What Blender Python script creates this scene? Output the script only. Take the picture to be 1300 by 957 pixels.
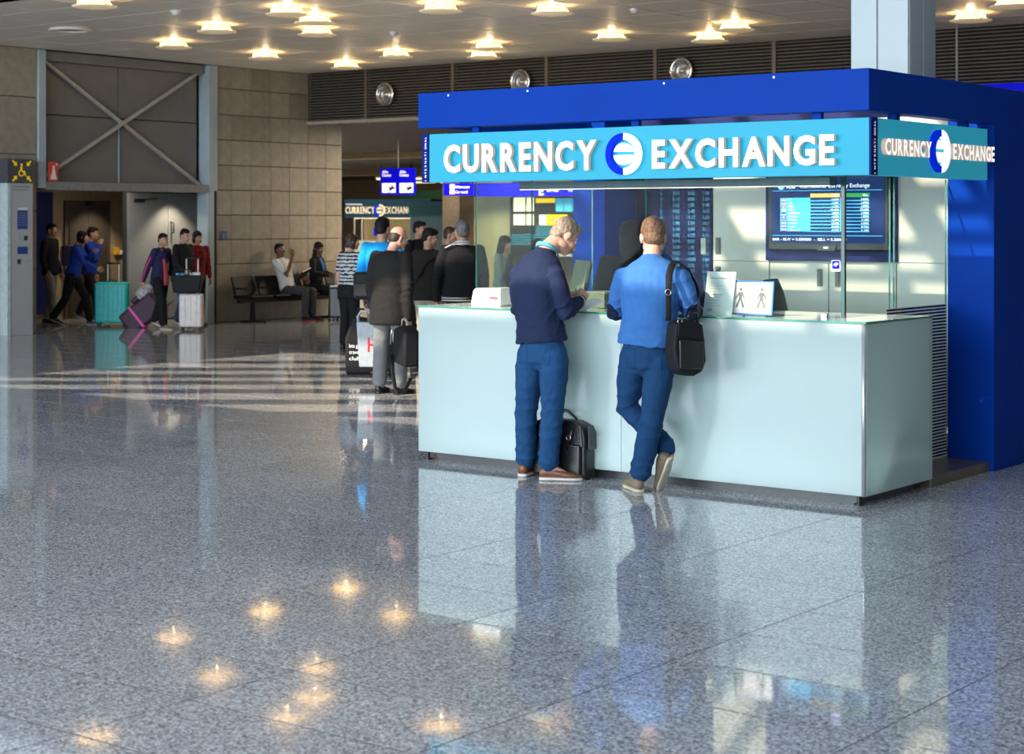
import bpy, math, random
import numpy as np
from mathutils import Vector, Matrix, Euler

scene = bpy.context.scene
for _o in list(bpy.data.objects):
    bpy.data.objects.remove(_o)
COL = scene.collection
R_ = math.radians
random.seed(7)

# ------------------------------------------------------------------ camera, sky, sun, exposure
cam_data = bpy.data.cameras.new('camera')
cam = bpy.data.objects.new('camera', cam_data)
COL.objects.link(cam)
cam.location = (0.0, 0.0, 1.70)
cam.rotation_euler = (R_(90), 0, R_(37.554))
cam_data.sensor_width = 36.0
cam_data.lens = 2258.97 / 1300.0 * 36.0
cam_data.shift_x = 0.0
cam_data.shift_y = -(478.5 - 280.5) / 1300.0
cam_data.clip_end = 300
cam_data.dof.use_dof = True
cam_data.dof.focus_distance = 11.5
cam_data.dof.aperture_fstop = 4.5
scene.camera = cam

world = bpy.data.worlds.new('sky')
scene.world = world
world.use_nodes = True
_bg = world.node_tree.nodes['Background']
_bg.inputs[0].default_value = (0.72, 0.86, 1.0, 1)
_bg.inputs[1].default_value = 1.5

def lamp(name, kind, energy, color, loc=(0, 0, 0), target=None, **kw):
    d = bpy.data.lights.new(name, kind)
    d.energy = energy
    d.color = color
    for k, v in kw.items():
        setattr(d, k, v)
    o = bpy.data.objects.new(name, d)
    COL.objects.link(o)
    o.location = loc
    if target is not None:
        o.rotation_euler = (Vector(target) - Vector(loc)).to_track_quat('-Z', 'Y').to_euler()
    return o

SUN_DIR = Vector((0.25, 1.0, -0.65))
lamp('sun', 'SUN', 7.5, (1.0, 0.86, 0.67), (0, -20, 20), Vector((0, -20, 20)) + SUN_DIR, angle=R_(0.25))
# daylight coming in through the glazed front of the hall, behind the camera
lamp('facade_daylight', 'AREA', 4500, (0.80, 0.90, 1.0), (-10, -7.6, 3.6), (-8, 10, 1.5),
     shape='RECTANGLE', size=24, size_y=6.6)

scene.view_settings.view_transform = 'Standard'
scene.view_settings.look = 'None'
scene.view_settings.gamma = 1.0
scene.view_settings.use_curve_mapping = False
scene.view_settings.exposure = 0.0

# ------------------------------------------------------------------ materials
def s2l(c):
    return c / 12.92 if c <= 0.04045 else ((c + 0.055) / 1.055) ** 2.4

def hexc(h):
    return tuple(s2l(int(h[i:i + 2], 16) / 255) for i in (0, 2, 4))

_mats = {}
def M(name, color, rough=0.5, metal=0.0, var=0.12, scale=14.0, bump=0.0, bscale=None, emit=None, estr=0.0, spec=0.5, coat=0.0, stretch=None):
    if name in _mats:
        return _mats[name]
    if isinstance(color, str):
        color = hexc(color)
    m = bpy.data.materials.new(name)
    m.use_nodes = True
    nt = m.node_tree
    b = nt.nodes['Principled BSDF']
    b.inputs['Roughness'].default_value = rough
    b.inputs['Metallic'].default_value = metal
    b.inputs['Specular IOR Level'].default_value = spec
    b.inputs['Coat Weight'].default_value = coat
    tc = nt.nodes.new('ShaderNodeTexCoord')
    src = tc.outputs['Object']
    if stretch:
        mp = nt.nodes.new('ShaderNodeMapping')
        mp.inputs['Scale'].default_value = stretch
        nt.links.new(src, mp.inputs[0])
        src = mp.outputs[0]
    n = nt.nodes.new('ShaderNodeTexNoise')
    n.inputs['Scale'].default_value = scale
    n.inputs['Detail'].default_value = 3
    nt.links.new(src, n.inputs['Vector'])
    r = nt.nodes.new('ShaderNodeValToRGB')
    r.color_ramp.elements[0].position = 0.3
    r.color_ramp.elements[1].position = 0.7
    r.color_ramp.elements[0].color = tuple(max(0, c * (1 - var)) for c in color) + (1,)
    r.color_ramp.elements[1].color = tuple(min(1, c * (1 + var)) for c in color) + (1,)
    nt.links.new(n.outputs['Fac'], r.inputs[0])
    nt.links.new(r.outputs[0], b.inputs['Base Color'])
    if bump:
        n2 = nt.nodes.new('ShaderNodeTexNoise')
        n2.inputs['Scale'].default_value = bscale or scale * 4
        n2.inputs['Detail'].default_value = 2
        nt.links.new(src, n2.inputs['Vector'])
        bp = nt.nodes.new('ShaderNodeBump')
        bp.inputs['Strength'].default_value = bump
        bp.inputs['Distance'].default_value = 0.01
        nt.links.new(n2.outputs['Fac'], bp.inputs['Height'])
        nt.links.new(bp.outputs[0], b.inputs['Normal'])
    if estr:
        e = emit if emit is not None else color
        if isinstance(e, str):
            e = hexc(e)
        b.inputs['Emission Color'].default_value = tuple(e) + (1,)
        b.inputs['Emission Strength'].default_value = estr
    _mats[name] = m
    return m

def glass_mat(name, tint=(0.93, 0.98, 0.96), refl=1.0):
    m = bpy.data.materials.new(name)
    m.use_nodes = True
    nt = m.node_tree
    nt.nodes.clear()
    out = nt.nodes.new('ShaderNodeOutputMaterial')
    mix = nt.nodes.new('ShaderNodeMixShader')
    tr = nt.nodes.new('ShaderNodeBsdfTransparent')
    tr.inputs[0].default_value = tuple(tint) + (1,)
    gl = nt.nodes.new('ShaderNodeBsdfGlossy')
    gl.inputs['Roughness'].default_value = 0.0
    fr = nt.nodes.new('ShaderNodeFresnel')
    fr.inputs[0].default_value = 1.5
    mu = nt.nodes.new('ShaderNodeMath')
    mu.operation = 'MULTIPLY'
    mu.inputs[1].default_value = refl
    nt.links.new(fr.outputs[0], mu.inputs[0])
    nt.links.new(mu.outputs[0], mix.inputs[0])
    nt.links.new(tr.outputs[0], mix.inputs[1])
    nt.links.new(gl.outputs[0], mix.inputs[2])
    nt.links.new(mix.outputs[0], out.inputs[0])
    return m

def film_mat(name):
    # clear film printed with fine horizontal white stripes
    m = glass_mat(name)
    nt = m.node_tree
    out = [n for n in nt.nodes if n.type == 'OUTPUT_MATERIAL'][0]
    mix = [n for n in nt.nodes if n.type == 'MIX_SHADER'][0]
    tc = nt.nodes.new('ShaderNodeTexCoord')
    sp = nt.nodes.new('ShaderNodeSeparateXYZ')
    nt.links.new(tc.outputs['Object'], sp.inputs[0])
    m1 = nt.nodes.new('ShaderNodeMath'); m1.operation = 'MULTIPLY'; m1.inputs[1].default_value = 46.0
    m2 = nt.nodes.new('ShaderNodeMath'); m2.operation = 'FRACT'
    m3 = nt.nodes.new('ShaderNodeMath'); m3.operation = 'GREATER_THAN'; m3.inputs[1].default_value = 0.55
    nt.links.new(sp.outputs[2], m1.inputs[0]); nt.links.new(m1.outputs[0], m2.inputs[0]); nt.links.new(m2.outputs[0], m3.inputs[0])
    df = nt.nodes.new('ShaderNodeBsdfTranslucent'); df.inputs[0].default_value = (0.9, 0.92, 0.92, 1)
    d2 = nt.nodes.new('ShaderNodeBsdfDiffuse'); d2.inputs[0].default_value = (0.85, 0.88, 0.88, 1)
    ad = nt.nodes.new('ShaderNodeMixShader'); ad.inputs[0].default_value = 0.5
    nt.links.new(df.outputs[0], ad.inputs[1]); nt.links.new(d2.outputs[0], ad.inputs[2])
    mx = nt.nodes.new('ShaderNodeMixShader')
    nt.links.new(m3.outputs[0], mx.inputs[0]); nt.links.new(mix.outputs[0], mx.inputs[1]); nt.links.new(ad.outputs[0], mx.inputs[2])
    nt.links.new(mx.outputs[0], out.inputs[0])
    return m

def frosted_mat(name, color):
    # back-painted frosted glass: part diffuse, part translucent, under a clear glossy skin
    m = bpy.data.materials.new(name)
    m.use_nodes = True
    nt = m.node_tree
    nt.nodes.clear()
    out = nt.nodes.new('ShaderNodeOutputMaterial')
    d = nt.nodes.new('ShaderNodeBsdfDiffuse'); t = nt.nodes.new('ShaderNodeBsdfTranslucent')
    g = nt.nodes.new('ShaderNodeBsdfGlossy'); g.inputs['Roughness'].default_value = 0.12
    tc = nt.nodes.new('ShaderNodeTexCoord'); n = nt.nodes.new('ShaderNodeTexNoise'); n.inputs['Scale'].default_value = 2.0
    r = nt.nodes.new('ShaderNodeValToRGB')
    r.color_ramp.elements[0].color = tuple(c * 0.97 for c in color) + (1,)
    r.color_ramp.elements[1].color = tuple(color) + (1,)
    nt.links.new(tc.outputs['Object'], n.inputs['Vector']); nt.links.new(n.outputs['Fac'], r.inputs[0])
    nt.links.new(r.outputs[0], d.inputs[0]); nt.links.new(r.outputs[0], t.inputs[0])
    m1 = nt.nodes.new('ShaderNodeMixShader'); m1.inputs[0].default_value = 0.4
    nt.links.new(d.outputs[0], m1.inputs[1]); nt.links.new(t.outputs[0], m1.inputs[2])
    fr = nt.nodes.new('ShaderNodeFresnel'); fr.inputs[0].default_value = 1.45
    m2 = nt.nodes.new('ShaderNodeMixShader')
    nt.links.new(fr.outputs[0], m2.inputs[0]); nt.links.new(m1.outputs[0], m2.inputs[1]); nt.links.new(g.outputs[0], m2.inputs[2])
    nt.links.new(m2.outputs[0], out.inputs[0])
    return m

def granite_mat(name):
    m = bpy.data.materials.new(name)
    m.use_nodes = True
    nt = m.node_tree
    b = nt.nodes['Principled BSDF']
    geo = nt.nodes.new('ShaderNodeNewGeometry')
    v = nt.nodes.new('ShaderNodeTexVoronoi'); v.inputs['Scale'].default_value = 120
    nt.links.new(geo.outputs['Position'], v.inputs['Vector'])
    sp = nt.nodes.new('ShaderNodeSeparateColor')
    nt.links.new(v.outputs['Color'], sp.inputs[0])
    n = nt.nodes.new('ShaderNodeTexNoise'); n.inputs['Scale'].default_value = 45; n.inputs['Detail'].default_value = 4
    nt.links.new(geo.outputs['Position'], n.inputs['Vector'])
    mx = nt.nodes.new('ShaderNodeMath'); mx.operation = 'MULTIPLY_ADD'; mx.inputs[1].default_value = 0.55
    ms = nt.nodes.new('ShaderNodeMath'); ms.operation = 'MULTIPLY'; ms.inputs[1].default_value = 0.45
    nt.links.new(sp.outputs[0], mx.inputs[0]); nt.links.new(n.outputs['Fac'], ms.inputs[0]); nt.links.new(ms.outputs[0], mx.inputs[2])
    r = nt.nodes.new('ShaderNodeValToRGB')
    e = r.color_ramp.elements
    e[0].position = 0.18; e[0].color = (0.10, 0.108, 0.122, 1)
    e[1].position = 0.85; e[1].color = (0.78, 0.80, 0.84, 1)
    k = e.new(0.42); k.color = (0.31, 0.32, 0.345, 1)
    k = e.new(0.6); k.color = (0.48, 0.495, 0.525, 1)
    nt.links.new(mx.outputs[0], r.inputs[0])
    oi = nt.nodes.new('ShaderNodeObjectInfo')
    mr = nt.nodes.new('ShaderNodeMapRange'); mr.inputs[3].default_value = 0.94; mr.inputs[4].default_value = 1.06
    nt.links.new(oi.outputs['Random'], mr.inputs[0])
    mm = nt.nodes.new('ShaderNodeMix'); mm.data_type = 'RGBA'; mm.blend_type = 'MULTIPLY'; mm.inputs[0].default_value = 1.0
    nt.links.new(r.outputs[0], mm.inputs[6]); nt.links.new(mr.outputs[0], mm.inputs[7])
    nt.links.new(mm.outputs[2], b.inputs['Base Color'])
    rr = nt.nodes.new('ShaderNodeMapRange'); rr.inputs[3].default_value = 0.02; rr.inputs[4].default_value = 0.085
    nt.links.new(sp.outputs[1], rr.inputs[0]); nt.links.new(rr.outputs[0], b.inputs['Roughness'])
    b.inputs['Specular IOR Level'].default_value = 0.5
    return m

def stone_mat(name, color, var=0.12):
    m = M(name, color, 0.55, var=var, scale=9, bump=0.06, bscale=60)
    nt = m.node_tree
    b = nt.nodes['Principled BSDF']
    old = b.inputs['Base Color'].links[0].from_socket
    oi = nt.nodes.new('ShaderNodeObjectInfo')
    mr = nt.nodes.new('ShaderNodeMapRange'); mr.inputs[3].default_value = 0.86; mr.inputs[4].default_value = 1.1
    nt.links.new(oi.outputs['Random'], mr.inputs[0])
    mm = nt.nodes.new('ShaderNodeMix'); mm.data_type = 'RGBA'; mm.blend_type = 'MULTIPLY'; mm.inputs[0].default_value = 1.0
    nt.links.new(old, mm.inputs[6]); nt.links.new(mr.outputs[0], mm.inputs[7])
    nt.links.new(mm.outputs[2], b.inputs['Base Color'])
    return m

# ------------------------------------------------------------------ geometry helpers
def empty(name, loc=(0, 0, 0), rz=0.0, label=None, cat=None, group=None):
    o = bpy.data.objects.new(name, None)
    o.empty_display_size = 0.1
    COL.objects.link(o)
    o.location = loc
    o.rotation_euler = (0, 0, rz)
    return tag(o, label, cat, group)

def tag(o, label=None, cat=None, group=None, kind=None):
    if label: o['label'] = label
    if cat: o['category'] = cat
    if group: o['group'] = group
    if kind: o['kind'] = kind
    return o

def wmat(o):
    m = o.matrix_basis.copy()
    while o.parent is not None:
        o = o.parent
        m = o.matrix_basis @ m
    return m

class MB:
    def __init__(self):
        self.v = []; self.f = []; self.m = []; self.mi = 0; self.sm = []; self.smooth = False

    def add(self, vs, fs):
        k = len(self.v)
        self.v += [tuple(p) for p in vs]
        for f in fs:
            self.f.append(tuple(i + k for i in f)); self.m.append(self.mi); self.sm.append(self.smooth)
        return self

    def box(self, x0, x1, y0, y1, z0, z1):
        vs = [(x, y, z) for z in (z0, z1) for y in (y0, y1) for x in (x0, x1)]
        return self.add(vs, [(0, 2, 3, 1), (4, 5, 7, 6), (0, 1, 5, 4), (2, 6, 7, 3), (0, 4, 6, 2), (1, 3, 7, 5)])

    def obox(self, c, half, rot=None):
        c = Vector(c); rot = rot or Matrix.Identity(3)
        vs = [c + rot @ Vector((x * half[0], y * half[1], z * half[2])) for z in (-1, 1) for y in (-1, 1) for x in (-1, 1)]
        return self.add(vs, [(0, 2, 3, 1), (4, 5, 7, 6), (0, 1, 5, 4), (2, 6, 7, 3), (0, 4, 6, 2), (1, 3, 7, 5)])

    def bar(self, a, b, w, t, up=(0, 0, 1)):
        a, b = Vector(a), Vector(b)
        d = (b - a).normalized(); up = Vector(up)
        s = d.cross(up)
        if s.length < 1e-4: s = d.cross(Vector((1, 0, 0)))
        s.normalize(); u = s.cross(d)
        rot = Matrix((d, s, u)).transposed()
        return self.obox((a + b) / 2, ((b - a).length / 2, w / 2, t / 2), rot)

    def prism(self, pts, o, u, v, t0, t1):
        o, u, v = Vector(o), Vector(u), Vector(v)
        n = u.cross(v).normalized()
        a = [o + u * x + v * y + n * t0 for x, y in pts]
        b = [o + u * x + v * y + n * t1 for x, y in pts]
        k = len(pts)
        area = sum(pts[i][0] * pts[(i + 1) % k][1] - pts[(i + 1) % k][0] * pts[i][1] for i in range(k))
        fs = [tuple(range(k, 2 * k)), tuple(range(k - 1, -1, -1))] + [(i, (i + 1) % k, k + (i + 1) % k, k + i) for i in range(k)]
        if area < 0: fs = [tuple(reversed(f)) for f in fs]
        return self.add(a + b, fs)

    def ell(self, c, r, rot=None, n=16, m=10):
        c = Vector(c); rot = rot or Matrix.Identity(3)
        r = (r, r, r) if isinstance(r, (int, float)) else r
        vs = []
        for j in range(1, m):
            th = math.pi * j / m
            for i in range(n):
                ph = 2 * math.pi * i / n
                vs.append(c + rot @ Vector((r[0] * math.sin(th) * math.cos(ph), r[1] * math.sin(th) * math.sin(ph), r[2] * math.cos(th))))
        vs.append(c + rot @ Vector((0, 0, r[2]))); vs.append(c + rot @ Vector((0, 0, -r[2])))
        fs = []
        for j in range(m - 2):
            for i in range(n):
                a = j * n + i; b = j * n + (i + 1) % n
                fs.append((a, a + n, b + n, b))
        t = len(vs) - 2
        for i in range(n):
            fs.append((t, i, (i + 1) % n)); fs.append((t + 1, (m - 2) * n + (i + 1) % n, (m - 2) * n + i))
        s = self.smooth; self.smooth = True; self.add(vs, fs); self.smooth = s
        return self

    def tube(self, pts, rad, n=12, side=None, caps=True, closed=False):
        P = [Vector(p) for p in pts]
        k = len(P)
        if not isinstance(rad, (list, tuple)): rad = [rad] * k
        rad = [(r, r) if isinstance(r, (int, float)) else r for r in rad]
        vs = []; prev = None
        for i in range(k):
            if closed: t = P[(i + 1) % k] - P[i - 1]
            else: t = P[min(i + 1, k - 1)] - P[max(i - 1, 0)]
            t.normalize()
            if side is not None:
                s = Vector(side[i]) if isinstance(side, list) else Vector(side)
            elif prev is not None: s = prev
            else:
                s = Vector((1, 0, 0)) if abs(t.x) < 0.8 else Vector((0, 1, 0))
            s = s - t * s.dot(t)
            if s.length < 1e-6: s = t.orthogonal()
            s.normalize(); prev = s
            w = t.cross(s)
            for j in range(n):
                a = 2 * math.pi * j / n
                vs.append(P[i] + s * (rad[i][0] * math.cos(a)) + w * (rad[i][1] * math.sin(a)))
        fs = []
        for i in range(k if closed else k - 1):
            for j in range(n):
                a = i * n + j; b = i * n + (j + 1) % n
                c = ((i + 1) % k) * n + j; d = ((i + 1) % k) * n + (j + 1) % n
                fs.append((a, b, d, c))
        if caps and not closed:
            fs.append(tuple(range(n - 1, -1, -1))); fs.append(tuple(range((k - 1) * n, k * n)))
        s = self.smooth; self.smooth = True; self.add(vs, fs); self.smooth = s
        return self

    def ring(self, c, r, t, axis=(0, 0, 1), n=32, m=8):
        ax = Vector(axis).normalized(); u = ax.orthogonal().normalized(); w = ax.cross(u)
        pts = [Vector(c) + u * (r * math.cos(2 * math.pi * i / n)) + w * (r * math.sin(2 * math.pi * i / n)) for i in range(n)]
        return self.tube(pts, t, n=m, side=[tuple(ax)] * n, closed=True)

    def disc(self, c, r, h, axis=(0, 0, 1), n=28, r2=None):
        ax = Vector(axis).normalized()
        c = Vector(c)
        s = self.sm
        k0 = len(self.f)
        u = ax.orthogonal().normalized(); w = ax.cross(u)
        r2 = r if r2 is None else r2
        a = [c + u * (r * math.cos(2 * math.pi * i / n)) + w * (r * math.sin(2 * math.pi * i / n)) for i in range(n)]
        b = [c + ax * h + u * (r2 * math.cos(2 * math.pi * i / n)) + w * (r2 * math.sin(2 * math.pi * i / n)) for i in range(n)]
        fs = [tuple(range(n - 1, -1, -1)), tuple(range(n, 2 * n))] + [(i, (i + 1) % n, n + (i + 1) % n, n + i) for i in range(n)]
        return self.add(a + b, fs)

    def lathe(self, prof, c=(0, 0, 0), axis=(0, 0, 1), n=28):
        ax = Vector(axis).normalized(); u = ax.orthogonal().normalized(); w = ax.cross(u); c = Vector(c)
        vs = []
        for r, h in prof:
            for i in range(n):
                a = 2 * math.pi * i / n
                vs.append(c + ax * h + (u * math.cos(a) + w * math.sin(a)) * r)
        fs = []
        for j in range(len(prof) - 1):
            for i in range(n):
                fs.append((j * n + i, j * n + (i + 1) % n, (j + 1) * n + (i + 1) % n, (j + 1) * n + i))
        s = self.smooth; self.smooth = True; self.add(vs, fs); self.smooth = s
        return self

    def text(self, body, o, u, v, size, depth=0.0, bold=0.0, align='LEFT', width=None, lift=0.001):
        P, F, w = glyphs(body, bold, depth / size)
        if not len(P): return self
        sx = size if width is None else width / w
        off = {'LEFT': 0, 'CENTER': -w * sx / 2, 'RIGHT': -w * sx}[align]
        o, u, v = Vector(o), Vector(u), Vector(v)
        n = u.cross(v)
        vs = [o + u * (p[0] * sx + off) + v * (p[1] * size) + n * (p[2] * size + depth / 2 + lift) for p in P]
        return self.add(vs, F)

    def build(self, name, mats, parent=None, bevel=0.0, seg=2, local=False, kind=None, label=None, smooth=None):
        me = bpy.data.meshes.new(name)
        v = self.v
        if parent is not None and not local:
            inv = wmat(parent).inverted()
            v = [tuple(inv @ Vector(p)) for p in v]
        me.from_pydata(v, [], self.f)
        mats = mats if isinstance(mats, (list, tuple)) else [mats]
        for m in mats: me.materials.append(m)
        if len(mats) > 1: me.polygons.foreach_set('material_index', self.m)
        me.polygons.foreach_set('use_smooth', [smooth] * len(self.f) if smooth is not None else self.sm)
        me.update()
        o = bpy.data.objects.new(name, me)
        COL.objects.link(o)
        if parent is not None: o.parent = parent
        if bevel:
            md = o.modifiers.new('bevel', 'BEVEL'); md.width = bevel; md.segments = seg; md.limit_method = 'ANGLE'
            if seg > 2:
                me.polygons.foreach_set('use_smooth', [True] * len(self.f))
                me.set_sharp_from_angle(angle=R_(40))
        if kind: o['kind'] = kind
        if label: o['label'] = label
        return o

_gl = {}
def glyphs(body, bold=0.0, ext=0.0):
    key = (body, bold, round(ext, 4))
    if key in _gl: return _gl[key]
    cu = bpy.data.curves.new('t', 'FONT')
    cu.body = body; cu.size = 1.0; cu.offset = bold; cu.extrude = ext / 2; cu.resolution_u = 3
    cu.fill_mode = 'BOTH' if ext else 'FRONT'
    ob = bpy.data.objects.new('t', cu)
    me = bpy.data.meshes.new_from_object(ob)
    P = [tuple(x.co) for x in me.vertices]
    F = [tuple(p.vertices) for p in me.polygons]
    if P:
        x0 = min(p[0] for p in P); w = max(p[0] for p in P) - x0
        P = [(p[0] - x0, p[1], p[2]) for p in P]
    else: w = 0.3
    bpy.data.objects.remove(ob); bpy.data.curves.remove(cu); bpy.data.meshes.remove(me)
    _gl[key] = (P, F, w)
    return _gl[key]

def box(name, b, mat, parent=None, bevel=0.0, **kw):
    return MB().box(*b).build(name, mat, parent, bevel, **kw)

def dup(root, loc=None, rz=None, label=None):
    r = root.copy(); COL.objects.link(r)
    if loc is not None: r.location = loc
    if rz is not None: r.rotation_euler = (0, 0, rz)
    if label: r['label'] = label
    for ch in root.children:
        c = ch.copy(); COL.objects.link(c); c.parent = r
        for g in ch.children:
            d = g.copy(); COL.objects.link(d); d.parent = c
    return r

UX, UY, UZ = (1, 0, 0), (0, 1, 0), (0, 0, 1)

# ------------------------------------------------------------------ palette
m_floor = granite_mat('granite')
m_joint = M('joint', (0.075, 0.06, 0.05), 0.8)
m_stone = stone_mat('stone', (0.27, 0.243, 0.192))
m_core = M('wall_core', (0.10, 0.085, 0.07), 0.8)
m_ceil = M('ceiling_panel', (0.84, 0.79, 0.71), 0.42, var=0.03, scale=2, spec=0.4)
m_dark = M('void', (0.008, 0.008, 0.009), 0.9)
m_slat = M('slat', (0.135, 0.105, 0.078), 0.45, var=0.1)
m_steel = M('painted_steel', (0.36, 0.44, 0.47), 0.4, var=0.05, scale=4)
m_bay = M('bay_panel', (0.17, 0.165, 0.155), 0.4, var=0.06, scale=3)
m_white = M('white_paint', (0.75, 0.75, 0.73), 0.5, var=0.04)
m_roof = M('roof_deck', (0.45, 0.46, 0.48), 0.7)
m_beige = M('beige_wall', (0.36, 0.29, 0.20), 0.6)
m_brown = M('brown_panel', (0.09, 0.065, 0.045), 0.5)
m_olive = M('olive_panel', (0.30, 0.29, 0.17), 0.5)
m_black = M('black_plastic', (0.012, 0.012, 0.013), 0.4)
m_navy = M('navy_panel', (0.006, 0.012, 0.10), 0.5, spec=0.25)
m_blue = M('kiosk_blue', (0.001, 0.040, 0.32), 0.45, var=0.05, scale=3, spec=0.05)
m_signblue = M('sign_blue', (0.002, 0.002, 0.50), 0.5, spec=0.08, emit=(0.0, 0.0, 0.75), estr=0.35)
m_glow = M('lit_white', (0.9, 0.9, 0.88), 0.4, emit=(1, 0.97, 0.9), estr=1.0)
m_chrome = M('chrome', (0.65, 0.65, 0.65), 0.2, metal=1.0)
m_grey = M('mid_grey', (0.35, 0.36, 0.37), 0.5)
m_glass = glass_mat('clear_glass', refl=0.05)
m_gedge = M('glass_edge', (0.03, 0.22, 0.15), 0.15)
m_frost = frosted_mat('frosted_white', (0.58, 0.70, 0.69))

# ------------------------------------------------------------------ floor
floor = box('floor', (-72, 12, -9, 75, -0.3, -0.0012), m_joint, kind='structure')
TX, TY, GX, GY = 1.055, 0.522, -5.813, 4.313
_f = Vector((-math.sin(R_(37.554)), math.cos(R_(37.554)))); _r = Vector((math.cos(R_(37.554)), math.sin(R_(37.554))))
cells = []
for i in range(-19, 9):
    for j in range(-11, 46):
        x = GX + (i + 0.5) * TX; y = GY + (j + 0.5) * TY
        d = _f.dot((x, y)); r = _r.dot((x, y))
        seen = d > 4.8 and abs(r) < d * 0.2878 + 0.75 and not (-8.2 < x < -4.9 and 9.9 < y < 12.2)
        cells.append((d if seen else 1e6 + d, x, y))
cells.sort()
mt = MB().box(-TX / 2 + 0.003, TX / 2 - 0.003, -TY / 2 + 0.0055, TY / 2 - 0.0055, -0.012, 0.0)
tile0 = mt.build('floor_tile', m_floor, floor, local=True)
rest = MB()
for k, (d, x, y) in enumerate(cells):
    if k < 296:
        o = tile0 if k == 0 else tile0.copy()
        if k:
            COL.objects.link(o)
        o.location = (x, y, 0)
    else:
        rest.box(x - TX / 2 + 0.003, x + TX / 2 - 0.003, y - TY / 2 + 0.0055, y + TY / 2 - 0.0055, -0.012, 0.0)
rest.build('far_floor_tiles', m_floor, floor, local=True, kind='stuff')
box('floor_hall', (-72, 12, 28.4, 75, -0.02, -0.0001), m_floor, floor, local=True, kind='stuff')
box('floor_side', (-72, -25.95, -9, 28.4, -0.02, -0.0001), m_floor, floor, local=True, kind='stuff')

# ------------------------------------------------------------------ left wall with its stone tiles, steel bay and lift lobby
wall = MB()
wall.box(-22.5, -22.062, -9, 16.91, 0, 12.3).box(-22.5, -22.062, 20.57, 23.622, 0, 4.3).box(-22.5, -22.36, 16.91, 20.57, 2.34, 4.3)
wall = wall.build('wall_left', m_core, kind='structure')
_tm = {}
def stone(y0, y1, z0, z1):
    key = (round(y1 - y0, 3), round(z1 - z0, 3))
    g = 0.006
    if key not in _tm:
        o = MB().box(-0.03, 0.0, 0.003, key[0] - 0.003, g, key[1] - g).build('stone_tile', m_stone, wall, bevel=0.003, seg=1, local=True)
        _tm[key] = o
    else:
        o = _tm[key].copy(); COL.objects.link(o)
    o.location = (-22.04 + random.uniform(-0.002, 0.002), y0, z0)
zr = [0, 0.976, 1.388, 1.799, 2.218, 2.636, 3.062, 3.487, 3.925, 4.30]
yr = [20.575, 20.908, 21.366, 21.835, 22.286, 22.748, 23.2, 23.622]
for j in range(9):
    if j == 0:
        for a, b in ((0, 2), (2, 4), (4, 6), (6, 7)): stone(yr[a], yr[b], zr[0], zr[1])
        continue
    for i in range(7):
        if yr[i] > 22.7 and zr[j] > 3.4: continue
        stone(yr[i], yr[i + 1], zr[j], zr[j + 1])
zl = [0, 0.98, 1.848, 2.701, 3.559, 4.30]
for j in range(5):
    for y0, y1 in ((14.2, 15.55), (15.55, 16.905)): stone(y0, y1, zl[j], zl[j + 1])

bay = box('trim_1', (-22.36, -22.30, 17.05, 20.33, 2.30, 4.29), m_dark, kind='structure')
tag(bay, 'grey panelled steel bay with a cross brace above the lift lobby opening', 'steel bay')
ym, zm = 18.66, 3.33
for a, b in ((17.05, ym - 0.008), (ym + 0.008, 20.33)):
    for c, d in ((2.30, zm - 0.008), (zm + 0.008, 4.27)):
        box('panel', (-22.30, -22.27, a, b, c, d), m_bay, bay, bevel=0.004)
box('post', (-22.26, -22.0, 16.915, 17.05, 2.20, 4.29), m_steel, bay, bevel=0.006)
box('post', (-22.26, -22.01, 20.37, 20.565, 2.20, 4.29), m_steel, bay, bevel=0.006)
box('door_post', (-22.26, -22.0, 20.335, 20.48, 0, 2.20), m_steel, bay, bevel=0.006)
box('top_beam', (-22.27, -22.10, 17.05, 20.335, 4.14, 4.29), m_bay, bay, bevel=0.006)
box('lower_beam', (-22.26, -22.0, 17.05, 20.37, 2.17, 2.30), M('beam_grey', (0.22, 0.225, 0.225), 0.45), bay, bevel=0.006)
m_brace = M('brace_steel', (0.42, 0.39, 0.35), 0.4)
MB().bar((-22.2, 17.06, 4.2), (-22.2, 20.33, 2.3), 0.048, 0.05, UX).build('brace', m_brace, bay)
MB().bar((-22.17, 17.06, 2.33), (-22.17, 20.33, 4.2), 0.048, 0.05, UX).build('brace', m_brace, bay)
MB().bar((-22.25, ym, 2.3), (-22.25, ym, 3.3), 0.02, 0.02, UX).build('mullion', m_steel, bay)

lob = MB()
lob.box(-25.4, -25.0, 15.4, 22.9, 0, 2.4).box(-25.0, -22.5, 15.3, 15.4, 0, 2.4).box(-25.0, -22.5, 22.6, 22.8, 0, 2.4)
lobby = lob.build('wall_lobby', M('lobby_beige', (0.30, 0.235, 0.15), 0.6), kind='structure')
box('ceiling_lobby', (-25.4, -22.36, 15.3, 22.9, 2.3, 2.4), M('lobby_ceiling', (0.16, 0.15, 0.14), 0.7), kind='structure')
d1 = box('door_1', (-25.0, -24.95, 19.74, 20.73, 0, 2.06), M('lift_frame', (0.07, 0.055, 0.045), 0.5), kind='structure')
m_lift = M('lift_leaf', (0.055, 0.047, 0.04), 0.35)
box('leaf', (-24.96, -24.93, 19.82, 20.228, 0.01, 1.95), m_lift, d1, bevel=0.004)
box('leaf', (-24.96, -24.93, 20.236, 20.65, 0.01, 1.95), m_lift, d1, bevel=0.004)
box('indicator', (-24.95, -24.92, 20.17, 20.30, 1.98, 2.04), m_black, d1)
d2 = box('door_2', (-23.70, -23.64, 19.96, 22.4, 0, 2.25), M('door_frame_grey', (0.06, 0.065, 0.07), 0.5), kind='structure')
m_gd = M('grey_door', (0.27, 0.29, 0.305), 0.4, var=0.04)
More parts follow.
